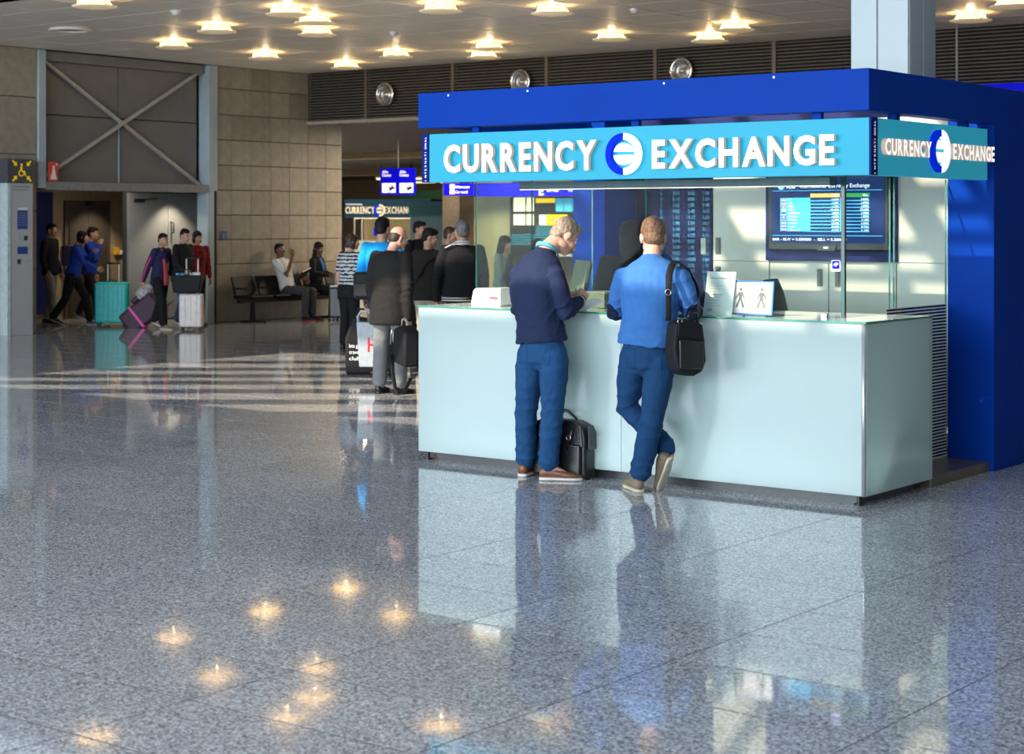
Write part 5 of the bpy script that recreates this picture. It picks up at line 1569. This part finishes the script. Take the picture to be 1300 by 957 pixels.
        if fine:
            for sx in (-1, 1):
                patch(t, lg, legs, 'back_pocket', J['pelvis'] + xh * (0.085 * sx) - V3((0, 0, 0.035)) + V3(UZ).cross(xh) * -0.115, 0.055, 0.0015, square=tuple(xh))
    if shoes:
        for n in 'RL':
            a, tt = J['ankle' + n], J['toe' + n]
            d = (tt - a); 
            if shoe_dir and n in shoe_dir:
                h_, t_, u_ = shoe_dir[n]
                shoe(t, h_, t_, shoe_mat or m_black, sole_mat or m_black, k, u_, laces=laces)
            else:
                dz = V3((d.x, d.y, 0)).normalized()
                if a.z > 0.12 * k:      # heel raised behind a stride
                    heel = a - dz * 0.03 * k + V3((0, 0, -0.05 * k)); toe = heel + dz * 0.24 * k; toe.z = 0.005
                    shoe(t, heel, toe, shoe_mat or m_black, sole_mat or m_black, k, V3((0, 0, 1)), laces=laces)
                else:
                    heel = V3((a.x, a.y, 0.0)) - dz * 0.06 * k
                    shoe(t, heel, heel + dz, shoe_mat or m_black, sole_mat or m_black, k, laces=laces)
    return t, to_

def strap(pts, w, th, name, mat, parent, side, local=True):
    return MB().tube(pts, [(w / 2, th / 2)] * len(pts), n=8, side=side).build(name, mat, parent, local=local)

# ------------------------------------------------------------------ wardrobe
def cloth(name, c, var=0.06, scale=18, bump=0.15, rough=0.85, bscale=160):
    return M(name, c, rough, var=var, scale=scale, bump=bump, bscale=bscale, spec=0.25)
c_navy = cloth('wool_navy', (0.014, 0.022, 0.062))
c_blue = cloth('wool_blue', (0.040, 0.145, 0.400))
c_denim = cloth('denim', (0.011, 0.062, 0.165), var=0.14, scale=22)
c_chino = cloth('chino_blue', (0.007, 0.045, 0.125), var=0.08)
c_patch = cloth('patch_navy', (0.006, 0.010, 0.035))
c_black = cloth('cloth_black', (0.009, 0.009, 0.011))
c_coat = cloth('coat_charcoal', (0.018, 0.016, 0.015))
c_grey = cloth('trouser_grey', (0.19, 0.195, 0.20), var=0.08)
c_dgrey = cloth('cloth_dark_grey', (0.045, 0.046, 0.05))
c_beige = cloth('trouser_beige', (0.42, 0.36, 0.28))
c_cyan = cloth('shirt_cyan', (0.01, 0.30, 0.72))
c_royal = cloth('jacket_royal', (0.012, 0.045, 0.34))
c_jnavy = cloth('jacket_navy', (0.02, 0.02, 0.075))
c_jeans = cloth('jeans_background', (0.03, 0.09, 0.18))
c_white = cloth('shirt_white', (0.62, 0.62, 0.62))
c_strw = cloth('stripe_white', (0.55, 0.58, 0.60)); c_strn = cloth('stripe_navy', (0.015, 0.018, 0.035))
c_coral = cloth('scarf_coral', (0.70, 0.10, 0.10)); c_pink = cloth('pink_trim', (0.75, 0.05, 0.35))
c_red = cloth('jacket_red', (0.20, 0.012, 0.015), var=0.8, scale=30)
c_greyg = cloth('jacket_grey_green', (0.22, 0.25, 0.22))
c_collar = cloth('collar_cyan', (0.12, 0.50, 0.60))
h_grey = M('hair_grey_blond', (0.28, 0.21, 0.145), 0.6, var=0.35, scale=60, bump=0.4, bscale=220)
h_brown = M('hair_brown', (0.16, 0.085, 0.045), 0.55, var=0.45, scale=60, bump=0.5, bscale=220)
h_black = M('hair_black', (0.010, 0.008, 0.008), 0.6, var=0.3, scale=50, bump=0.3, bscale=200, spec=0.2)
h_dark = M('hair_dark_brown', (0.035, 0.022, 0.016), 0.5, var=0.3, scale=50, bump=0.3, bscale=200)
h_silver = M('hair_silver', (0.13, 0.125, 0.12), 0.5, var=0.35, scale=50, bump=0.3, bscale=200)
s_brown = M('shoe_brown', (0.17, 0.065, 0.03), 0.4, var=0.3, scale=20); s_sole = M('sole_white', (0.68, 0.64, 0.58), 0.6)
s_olive = M('shoe_olive', (0.22, 0.17, 0.11), 0.6, var=0.2); s_cream = M('sole_cream', (0.62, 0.54, 0.40), 0.6)
s_lace = M('lace_white', (0.75, 0.74, 0.70), 0.7)
leather = M('leather_black', (0.013, 0.014, 0.015), 0.33, var=0.25, scale=12, bump=0.12, bscale=60)
m_buck = M('buckle', (0.55, 0.52, 0.47), 0.25, metal=1.0)
def FR(a): return R_(37.554 + a - 90)
RV, FV = V3((0.7927, 0.6095, 0)), V3((-0.6095, 0.7927, 0))

# ------------------------------------------------------------------ man in the navy jumper, writing at the counter
o1 = V3((-7.02, 9.42, 0))
W1 = {'pelvis': (-6.980, 9.405, 0.865), 'hipL': (-7.080, 9.416, 0.80), 'hipR': (-6.877, 9.396, 0.80), 'kneeL': (-7.129, 9.429, 0.44), 'ankleL': (-7.158, 9.462, 0.085),
      'kneeR': (-6.885, 9.389, 0.451), 'ankleR': (-6.925, 9.395, 0.085), 'waist': (-6.993, 9.395, 1.037), 'chest': (-7.017, 9.385, 1.270), 'neck': (-6.985, 9.45, 1.515),
      'head': (-6.918, 9.575, 1.605), 'shL': (-7.190, 9.420, 1.348), 'shR': (-6.850, 9.371, 1.348), 'elR': (-6.785, 9.40, 1.106), 'wrR': (-6.835, 9.635, 1.175),
      'elL': (-7.265, 9.53, 1.10), 'wrL': (-7.02, 9.70, 1.20), 'toeL': (-7.22, 9.68, 0.0), 'toeR': (-6.74, 9.50, 0.0)}
J1 = {n: V3(p) - o1 for n, p in W1.items()}
J1['s'] = 1.0; J1['hrot'] = (-30, 36, 0)
man1, jum1 = person('grey haired man in navy jumper and blue jeans writing at the counter', o1, 0, J1, c_navy, c_denim, 'cropped', h_grey, 'pale', s_brown, s_sole,
    hem=0.985, bulk=1.05, fine=True, top_name='jumper', leg_name='jeans', laces=s_lace, depth=1.08, legbulk=1.08,
    hands={'R': (V3((-0.15, 0.75, 0.55)), V3((-0.8, 0.2, -0.5)), 0.95), 'L': (V3((0.75, 0.45, 0.15)), V3((0.1, 0.3, -0.9)), 0.6)},
    shoe_dir={'R': (V3((-6.975, 9.369, 0)) - o1, V3((-6.117, 9.877, 0)) - o1, (0, 0, 1)), 'L': (V3((-7.150, 9.405, 0)) - o1, V3((-7.40, 10.36, 0)) - o1, (0, 0, 1))})
n1 = J1['neck']
MB().tube([n1 + V3((0.064 * math.cos(a), 0.008 + 0.064 * math.sin(a), 0.006 - 0.034 * math.sin(a))) for a in [2 * math.pi * i / 24 for i in range(24)]], [(0.014, 0.006)] * 24, n=8, side=[(0, 0.25, 1)] * 24, closed=True).build('shirt_collar', c_collar, man1, local=True)
ce, cw = J1['elR'], J1['wrR']
ax = (cw - ce).normalized()
for t in (0.80, 0.90):
    MB().ring(lerp(ce, cw, t), 0.0435, 0.0035, ax, n=24, m=6).build('cuff_stripe', c_strw, man1, local=True)
pe = empty('pen', (-6.86, 9.72, 1.10), label='dark pen held by the man in the navy jumper', cat='pen')
MB().tube([(-6.89, 9.76, 1.155), (-6.845, 9.71, 1.285)], 0.005, n=8).build('barrel', m_black, pe)
MB().tube([(-6.897, 9.768, 1.135), (-6.89, 9.76, 1.155)], [0.001, 0.0045], n=8).build('tip', m_chrome, pe)
pp = MB().obox((-6.90, 9.80, 1.135), (0.075, 0.105, 0.0008), Euler((R_(18), R_(8), R_(-20))).to_matrix()).build('paper_form', m_paper)
tag(pp, 'white paper form under the writing hand of the man in the navy jumper', 'paper')

# ------------------------------------------------------------------ man in the blue jumper, leaning on the counter with crossed legs
o2 = V3((-6.15, 9.38, 0))
W2 = {'pelvis': (-6.139, 9.375, 0.875), 'hipL': (-6.230, 9.365, 0.82), 'hipR': (-6.048, 9.395, 0.82), 'kneeL': (-6.310, 9.41, 0.52), 'ankleL': (-6.050, 9.501, 0.250),
      'kneeR': (-6.071, 9.320, 0.447), 'ankleR': (-6.180, 9.355, 0.090), 'waist': (-6.127, 9.385, 1.083), 'chest': (-6.138, 9.415, 1.285), 'neck': (-6.165, 9.470, 1.478),
      'head': (-6.190, 9.525, 1.602), 'shL': (-6.335, 9.400, 1.340), 'shR': (-5.940, 9.465, 1.340), 'elL': (-6.425, 9.44, 1.120), 'wrL': (-6.36, 9.72, 1.165),
      'elR': (-5.905, 9.545, 1.130), 'wrR': (-6.12, 9.76, 1.165), 'toeL': (-6.100, 9.530, 0.03), 'toeR': (-6.30, 9.53, 0.0)}
J2 = {n: V3(p) - o2 for n, p in W2.items()}
J2['s'] = 1.0; J2['hrot'] = (38, 10, 0)
man2, jum2 = person('brown haired man in bright blue jumper leaning on the counter with crossed legs', o2, 0, J2, c_blue, c_chino, 'short', h_brown, 'pale', s_olive, s_cream,
    hem=0.978, bulk=1.10, fine=True, top_name='jumper', leg_name='chinos', depth=1.0, legbulk=1.06,
    hands={'R': (V3((-0.8, 0.55, 0.0)), V3((0, 0, -1)), 0.4), 'L': (V3((0.7, 0.6, 0.0)), V3((0, 0, -1)), 0.4)},
    shoe_dir={'R': (V3((-6.150, 9.310, 0)) - o2, V3((-6.90, 9.957, 0)) - o2, (0, 0, 1)),
              'L': (V3((-5.985, 9.425, 0.215)) - o2, V3((-6.105, 9.50, 0.012)) - o2, (-0.87, -0.10, 0.5))})
for n in 'LR':
    E_, S_, W_ = J2['el' + n], J2['sh' + n], J2['wr' + n]
    out = (E_ - lerp(S_, W_, 0.5)).normalized()
    patch(man2, jum2, c_patch, 'elbow_patch', E_ + out * 0.045 + V3((0, 0, 0.01)), 0.062, axis=(S_ - E_) + (E_ - W_))
# shoulder bag
sb = empty('shoulder_bag', (-5.82, 9.35, 0.74), label='black shoulder bag hanging at the hip of the man in the blue jumper', cat='bag')
bc = V3((-5.838, 9.345, 0.936)); bu = V3((0.369, 0.9146, 0)); bnrm = bu.cross(V3(UZ))
pts = [(-.093, .137), (-.04, .158), (.01, .160), (.06, .135), (.082, .10), (.102, .03), (.110, -.10), (.085, -.165), (.03, -.190), (-.03, -.185), (-.083, -.156), (-.107, -.01)]
pts = [(x * 1.15, z) for x, z in pts][::-1]
bb = MB().prism(pts[::-1], bc, bu, UZ, -0.055, 0.055).build('body', m_fab, sb, bevel=0.018, seg=3)
MB().prism([(-.09, -.14), (.09, -.15), (.10, 0.02), (-.095, 0.04)], bc, bu, UZ, 0.055, 0.075).build('front_pocket', leather, sb, bevel=0.012, seg=3)
MB().prism([(-.10, .06), (.10, .03), (.085, .125), (0.0, .165), (-.095, .142)], bc, bu, UZ, 0.056, 0.066).build('flap', m_fab, sb, bevel=0.004)
MB().tube([bc + bu * 0.02 + V3((0, 0, 0.15)), bc + bu * 0.03 + V3((0, 0, 0.20)), bc + bu * 0.09 + V3((0, 0, 0.19)), bc + bu * 0.10 + V3((0, 0, 0.10))], 0.010, n=8).build('carry_handle', leather, sb)
cl = bc + bu * -0.085 + V3((0, 0, 0.125)) + bnrm * 0.062
MB().ring(cl + V3((0, 0, 0.025)), 0.016, 0.003, bnrm, n=16, m=6).tube([cl + V3((0, 0, 0.012)), cl - V3((0, 0, 0.03))], 0.004, n=6).ring(cl - V3((0, 0, 0.035)), 0.010, 0.003, bnrm, n=12, m=6).build('metal_clasp', m_buck, sb)
S1 = [V3(p) for p in ((-5.975, 9.455, 1.452), (-5.955, 9.375, 1.425), (-5.945, 9.325, 1.36), (-5.925, 9.292, 1.26), (-5.915, 9.275, 1.145), (-5.91, 9.262, 1.085))]
MB().tube(S1, [(0.021, 0.003)] * 3 + [(0.017, 0.003)] * 3, n=8, side=[(0.8, 0.6, 0)] * 6).build('strap', m_fab, sb)
S2 = [V3(p) for p in ((-5.975, 9.455, 1.452), (-5.94, 9.54, 1.40), (-5.895, 9.575, 1.28), (-5.83, 9.49, 1.15), (-5.80, 9.44, 1.09))]
MB().tube(S2, [(0.021, 0.003)] * 5, n=8, side=[(0.8, -0.4, 0)] * 5).build('strap', m_fab, sb)
MB().ring(S1[3] + V3((0, -0.006, 0)), 0.018, 0.003, (0.5, -0.8, 0), n=12, m=6).build('strap_buckle', m_buck, sb)

# briefcase on the floor between the men
bf = empty('briefcase', (-6.92, 9.57, 0), label='black leather briefcase standing on the floor beside the brown shoes', cat='briefcase')
MB().prism([(-.215, 0.006), (.215, 0.006), (.215, .27), (.195, .36), (.12, .385), (-.12, .385), (-.195, .36), (-.215, .27)], (-6.93, 9.64, 0), UX, UZ, 0.0, 0.125).build('body', leather, bf, bevel=0.02, seg=3)
MB().prism([(-.19, 0.02), (.19, 0.02), (.19, .235), (-.19, .235)], (-6.93, 9.517, 0), UX, UZ, 0.0, 0.03).build('front_pocket', leather, bf, bevel=0.012, seg=3)
MB().prism([(-.205, .22), (.205, .22), (.19, .36), (.12, .39), (-.12, .39), (-.19, .36)], (-6.93, 9.513, 0), UX, UZ, 0.0, 0.012).build('flap', leather, bf, bevel=0.004)
for x in (-0.12, 0.10):
    MB().tube([(-6.93 + x + 0.03, 9.50, 0.375), (-6.93 + x + 0.01, 9.488, 0.29), (-6.93 + x - 0.02, 9.478, 0.20)], [(0.016, 0.003)] * 3, n=8, side=(1, 0, 0)).build('buckle_strap', leather, bf)
    MB().ring((-6.93 + x + 0.008, 9.482, 0.28), 0.018, 0.0035, (0, -1, 0), n=12, m=6).build('buckle', m_buck, bf)
MB().tube([(-7.03, 9.575, 0.38), (-7.01, 9.575, 0.425), (-6.95, 9.575, 0.45), (-6.89, 9.575, 0.44), (-6.83, 9.575, 0.40), (-6.81, 9.575, 0.37)], 0.010, n=8).build('carry_handle', leather, bf)
MB().prism([(0, 0.20), (.09, 0.20), (.085, .31), (.05, .36), (0.0, .36)], (-6.705, 9.535, 0), UY, UZ, 0.0, 0.012).build('luggage_tag', leather, bf, bevel=0.006)
for x in (-6.74, -7.12):
    MB().disc((x, 9.54, 0), 0.012, 0.014, n=10).disc((x, 9.62, 0), 0.012, 0.014, n=10).build('foot_stud', m_chrome, bf)

# ------------------------------------------------------------------ staff member behind the glass
stand_in = stand(1.63, lean=4, head=(12, 10, 0), arms={'elR': (0.23, 0.05, 1.14), 'wrR': (0.12, 0.26, 1.08), 'elL': (-0.23, 0.05, 1.14), 'wrL': (-0.10, 0.26, 1.08)})
person('black haired kiosk clerk in dark clothes seen from behind through the glass', (-7.36, 10.98, 0.068), FR(75), stand_in, c_black, c_black, 'long', h_black, 'tan', m_black, m_black, hem=0.86)

# ------------------------------------------------------------------ people waiting left of the counter
J = stand(1.66, lean=2, head=(-38, 12, 0), arms={'elR': (0.26, -0.08, 1.09), 'wrR': (0.24, -0.03, 0.78)}, width=0.12)
J['head'] = J['head'] + V3((0.035, 0.05, -0.01)); J['neck'] = J['neck'] + V3((0.01, 0.015, 0))
coat, _ = person('balding man in a long charcoal coat and grey trousers carrying a black bag', (-11.63, 13.16, 0), FR(62), J, c_coat, c_grey, 'bald', h_dark, 'pale', m_black, m_black, hem=0.71, bulk=1.20, legbulk=1.18, top_name='coat', depth=1.15)
t = empty('hand_bag', (-11.30, 13.00, 0.30), FR(20), 'black soft bag held in the hand of the man in the long charcoal coat', 'bag')
MB().prism([(-0.17, 0.03), (0.22, 0.0), (0.24, 0.34), (0.1, 0.40), (-0.14, 0.36)], (0, 0.08, 0), UX, UZ, 0, 0.16).build('body', m_fab, t, bevel=0.03, seg=3, local=True)
MB().tube([(-0.1, 0, 0.36), (-0.08, 0.0, 0.44), (-0.02, 0, 0.455), (0.05, 0, 0.44), (0.09, 0, 0.38)], 0.012, n=8).build('handle', M('handle_pale', (0.35, 0.33, 0.30), 0.4), t, local=True)
MB().tube([(-0.10, -0.09, 0.38), (-0.13, -0.10, 0.30), (-0.14, -0.10, 0.2)], 0.010, n=8).build('metal_clasp', m_buck, t, local=True)
MB().tube([(-0.13, -0.09, 0.1), (-0.08, -0.1, -0.06), (0.0, -0.1, -0.2), (0.06, -0.08, -0.27), (0.14, -0.05, -0.24), (0.2, 0, -0.1)], [(0.02, 0.004)] * 6, n=8, side=(0, 1, 0)).build('hanging_strap', m_fab, t, local=True)

J = stand(1.74, lean=0, head=(-10, 0, 0), arms={'elL': (-0.25, -0.02, 1.10), 'wrL': (-0.22, 0.0, 0.86)})
pi_, _ = person('dark haired man in a cyan blue shirt behind the man in the charcoal coat', (-12.95, 14.52, 0), FR(75), J, c_cyan, c_dgrey, 'short', h_black, 'tan', m_black, m_black, hem=0.86, sleeve='long', top_name='shirt')
t = empty('backpack', (-13.05, 14.35, 0.85), FR(75), 'black backpack carried by the man in the cyan blue shirt', 'backpack')
MB().box(-0.10, 0.13, -0.12, -0.02, 0.0, 0.30).build('body', m_fab, t, bevel=0.04, seg=3, local=True)
MB().box(-0.08, 0.09, -0.15, -0.12, 0.03, 0.18).build('front_pocket', m_fab, t, bevel=0.02, seg=3, local=True)

def stripes(V, F):
    z = V[F].mean(axis=1)[:, 2]
    return (np.floor(z / 0.024).astype(int) % 2).tolist()
J = stand(1.53, lean=3, head=(-35, 2, 0), arms={'elR': (0.24, 0.02, 1.14), 'wrR': (0.22, 0.26, 1.10)})
hw, _ = person('woman in a navy and white striped top with dark trousers, standing in the queue', (-16.03, 17.32, 0), FR(48), J, [c_strw, c_strn], c_black, 'bob', h_dark, 'pale', m_black, m_black, hem=0.98, sleeve='short', top_mi=stripes, top_name='striped_top', bulk=1.05, legbulk=1.15)
b = MB()
b.tube([(0, 0, 0.86), (0, 0, 0.78), (0, -0.03, 0.66)], [(0.175, 0.135), (0.18, 0.14), (0.17, 0.10)], n=20, side=(1, 0, 0))
V, F = remesh(b, 0.012); V = folds(smooth_np(V, F, 3), F, [((0, 0, 0.75), (0.3, 0, 1), 0.25, 0.008, 60)], 4)
mesh_obj('tied_cardigan', V, F, c_black, hw)

J = stand(1.62, lean=2, head=(-55, 14, 0))
km, _ = person('man in a dark jacket with a cross body strap and beige trousers', (-13.30, 15.70, 0), FR(55), J, c_coat, c_beige, 'short', h_black, 'tan', m_black, m_black, hem=0.84, bulk=1.1, top_name='jacket')
MB().tube([(0.17, 0.0, 1.30), (0.10, -0.13, 1.22), (0.0, -0.15, 1.10), (-0.12, -0.14, 0.98), (-0.18, -0.02, 0.90)], [(0.018, 0.003)] * 5, n=8, side=(0.6, 0, 0.8)).build('cross_strap', m_fab, km, local=True)

J = stand(1.71, lean=0, head=(6, 2, 0), arms={'elL': (-0.27, -0.02, 1.13), 'wrL': (-0.27, 0.05, 0.90)})
lm, _ = person('grey haired man in a black bomber jacket with pale piping at collar and hem', (-11.75, 14.43, 0), FR(98), J, c_black, c_dgrey, 'short', h_silver, 'tan', m_black, m_black, hem=0.87, bulk=1.18, top_name='bomber_jacket')
kk = 1.71 / 1.75
MB().ring((0, -0.01, 1.475), 0.078, 0.010, (0, 0.15, 1), n=24).ring((0, -0.01, 1.45), 0.095, 0.008, (0, 0.15, 1), n=24).build('pale_collar_piping', c_strw, lm, local=True)
def oval(z, rx, ry, n=32): return [(rx * math.cos(2 * math.pi * i / n), ry * math.sin(2 * math.pi * i / n), z) for i in range(n)]
for z in (0.875, 0.90):
    MB().tube(oval(z, 0.212, 0.150), 0.007, n=6, side=[(0, 0, 1)] * 32, closed=True).build('pale_hem_piping', c_strw, lm, local=True)
MB().tube([(-0.08, -0.085, 1.475), (-0.19, -0.075, 1.42)], 0.007, n=6).build('pale_shoulder_piping', c_strw, lm, local=True)

J = stand(1.70, head=(10, 5, 0))
person('black haired person in dark clothes standing far behind the queue', (-16.28, 19.02, 0), FR(-40), J, c_black, c_black, 'short', h_black, 'tan', m_black, m_black)
J = stand(1.62, head=(0, 5, 0))
person('dark haired person in black jacket half hidden behind the cross body strap man', (-15.30, 18.50, 0), FR(-15), J, c_black, c_dgrey, 'short', h_dark, 'tan', m_black, m_black)

# two people seen through the kiosk glass
J = stand(1.50, lean=3, head=(5, 14, 0), arms={'elR': (0.22, 0.10, 1.08), 'wrR': (0.12, 0.12, 1.38), 'elL': (-0.24, 0.05, 1.12), 'wrL': (-0.22, 0.28, 0.98)})
person('woman in pale grey green jacket, hand at her face, seen through glass', (-14.74, 18.94, 0), FR(-25), J, c_greyg, c_dgrey, 'long', h_black, 'tan', m_black, m_black, hem=0.82, top_name='jacket',
       hands={'R': (V3((-0.2, 0.1, 0.95)), V3((-0.9, 0, 0)), 0.6)})
t = suitcase((-14.42, 19.0, 0), FR(90), 0.36, 0.24, 0.50, bpy.data.materials['case_black'], 'black suitcase with a tall handle seen through the kiosk glass', ribs=3, handle=0.40)
J = stand(1.46, lean=2, head=(20, 8, 0))
pp_, _ = person('person in a grey green jacket with pink hair tie behind glass', (-14.72, 19.7, 0), FR(80), J, c_greyg, c_jeans, 'bob', h_dark, 'pale', m_black, m_black, top_name='jacket')
MB().ell((-0.04, -0.12, 1.40), (0.035, 0.03, 0.03), n=10, m=8).build('pink_hair_tie', c_pink, pp_, local=True)

# ------------------------------------------------------------------ travellers in front of the lift lobby
J = stand(1.66, step=0.12, head=(-10, 4, 0))
person('man in a dark jacket and grey trousers standing at the left edge of the lobby', (-24.05, 18.72, 0), FR(-15), J, c_black, c_grey, 'short', h_black, 'tan', m_black, m_black, hem=0.84, top_name='jacket')
J = stand(1.56, lean=12, step=-0.32, head=(0, -4, 0), arms={'elR': (0.24, 0.24, 1.16), 'wrR': (0.20, 0.47, 1.05), 'elL': (-0.22, 0.2, 1.18), 'wrL': (-0.12, 0.36, 1.32)})
pb, _ = person('person in a royal blue jacket walking and pushing the teal suitcase', (-23.35, 18.62, 0), FR(2), J, c_royal, c_black, 'bob', h_black, 'tan', M('shoe_navy', (0.03, 0.06, 0.10), 0.5), s_sole, hem=0.90, top_name='jacket', legbulk=1.12)
t = empty('backpack', (-23.375, 18.60, 0.97), FR(2), 'dark purple backpack with a lilac edge on the person in the royal blue jacket', 'backpack')
MB().box(-0.14, 0.14, -0.12, 0.03, 0.0, 0.34).build('body', M('pack_purple', (0.04, 0.02, 0.07), 0.6), t, bevel=0.04, seg=3, local=True)
MB().tube([(0.10, -0.12, 0.0), (0.10, -0.14, 0.17), (0.10, -0.12, 0.32)], 0.016, n=8).build('lilac_edge', M('lilac', (0.5, 0.22, 0.42), 0.6), t, local=True)
J = stand(1.60, lean=4, step=0.2, head=(-5, 5, 0), arms={'elR': (0.2, 0.18, 1.15), 'wrR': (0.06, 0.22, 1.42)})
person('black haired person with a hand at the mouth walking behind the royal blue jacket', (-23.9, 19.4, 0), FR(0), J, c_royal, c_black, 'short', h_black, 'tan', m_black, s_sole, top_name='jacket')

J = stand(1.51, lean=4, step=0.18, head=(-12, 6, 0), arms={'elR': (0.26, -0.08, 1.10), 'wrR': (0.27, -0.16, 0.88), 'elL': (-0.25, 0.04, 1.08), 'wrL': (-0.24, 0.14, 0.88)})
pc_, _ = person('girl in a navy and pink jacket with a coral scarf pulling the purple bag', (-21.46, 18.82, 0), FR(-28), J, c_jnavy, c_black, 'short', h_black, 'tan', s_olive, s_sole, hem=0.80, top_name='jacket', bulk=1.1, legbulk=1.25)
k_ = 1.51 / 1.75
MB().tube([V3(p) * k_ for p in ((0.06, 0.10, 1.46), (0.05, 0.15, 1.3), (0.03, 0.16, 1.1), (0.02, 0.17, 0.92), (0.03, 0.17, 0.80))], [(0.03, 0.01), (0.045, 0.012), (0.05, 0.012), (0.06, 0.015), (0.05, 0.012)], n=10, side=(1, 0, 0)).build('coral_scarf', c_coral, pc_, local=True)
MB().tube([V3(p) * k_ for p in ((-0.05, 0.11, 1.44), (-0.04, 0.155, 1.25), (-0.02, 0.16, 1.05))], [(0.035, 0.01)] * 3, n=10, side=(1, 0, 0)).build('grey_shirt_front', c_greyg, pc_, local=True)
for sgn in (1, -1):
    S_, E_, W_ = J['sh' + ('R' if sgn > 0 else 'L')], J['el' + ('R' if sgn > 0 else 'L')], J['wr' + ('R' if sgn > 0 else 'L')]
    of = V3((sgn * 0.055, 0.015, 0))
    MB().tube([S_ + of + V3((-sgn * 0.05, 0, 0.04)), lerp(S_, E_, 0.5) + of, E_ + of, lerp(E_, W_, 0.95) + of * 0.75], 0.011, n=6).build('pink_sleeve_stripe', c_pink, pc_, local=True)

J = stand(1.58, lean=5, step=0.16, head=(-15, 10, 0), arms={'elR': (0.25, 0.08, 1.14), 'wrR': (0.22, 0.26, 1.02)})
person('person in a dark jacket and jeans holding the handle of the pinkish white suitcase', (-21.30, 19.12, 0), FR(-30), J, c_black, c_jeans, 'short', h_black, 'tan', m_black, s_sole, hem=0.82, top_name='jacket', bulk=1.12)
J = stand(1.54, lean=2, head=(5, 8, 0))
person('person in a red plaid jacket behind the pinkish white suitcase', (-21.75, 19.85, 0), FR(-60), J, c_red, c_black, 'bob', h_black, 'tan', m_black, m_black, hem=0.84, top_name='jacket')

# ------------------------------------------------------------------ people sitting on the bench
J = sit(1.72, lean=-16, head=(-5, -6, 0), arms={'elR': (0.27, 0.16, 0.78), 'wrR': (0.12, 0.17, 1.10), 'elL': (-0.25, 0.06, 0.76), 'wrL': (-0.12, 0.30, 0.68)})
person('seated man in a white T-shirt with a hand at his face on the black bench', (-21.66, 21.86, 0), R_(-78), J, c_white, c_dgrey, 'cropped', h_black, 'brown', m_black, M('sole_red', (0.35, 0.03, 0.03), 0.5), hem=0.92, sleeve='short', top_name='t_shirt',
       hands={'R': (V3((-0.2, 0.0, 0.95)), V3((-0.5, -0.8, 0)), 0.7)})
t = empty('black_folder', (-21.38, 21.9, 0.8), R_(-78), 'black folder held on the lap of the seated man in the white T-shirt', 'folder')
MB().obox((0, 0.06, 0.0), (0.14, 0.012, 0.09), Euler((R_(-40), R_(15), 0)).to_matrix()).build('cover', m_fab, t, bevel=0.004, local=True)
MB().obox((0, 0.068, 0.006), (0.13, 0.006, 0.085), Euler((R_(-40), R_(15), 0)).to_matrix()).build('pages', m_paper, t, local=True)
J = sit(1.66, lean=3, head=(-25, 12, 0), arms={'elR': (0.24, 0.06, 0.80), 'wrR': (0.08, 0.27, 0.76), 'elL': (-0.24, 0.06, 0.80), 'wrL': (-0.06, 0.27, 0.76)})
sw, _ = person('seated woman with long dark hair, black jacket and blue scarf on the bench', (-21.62, 22.50, 0), R_(-70), J, c_black, c_black, 'long', h_black, 'brown', m_black, M('sole_red', (0.35, 0.03, 0.03), 0.5), top_name='jacket')
MB().tube([(0.04, 0.10, 1.05), (0.02, 0.15, 0.95), (0.0, 0.16, 0.82)], [(0.04, 0.012), (0.06, 0.015), (0.05, 0.012)], n=10, side=(1, 0, 0)).build('blue_scarf', cloth('scarf_blue', (0.03, 0.12, 0.30)), sw, local=True)

# small green leaf lying on the floor
lf = MB().prism([(-0.02, 0), (0, 0.008), (0.022, 0.002), (0.004, -0.007)], (-7.25, 7.35, 0.002), (0.79, 0.61, 0), (-0.61, 0.79, 0), 0, 0.002).build('leaf', M('leaf_green', (0.03, 0.12, 0.03), 0.5))
tag(lf, 'tiny green leaf lying alone on the granite floor', 'leaf')
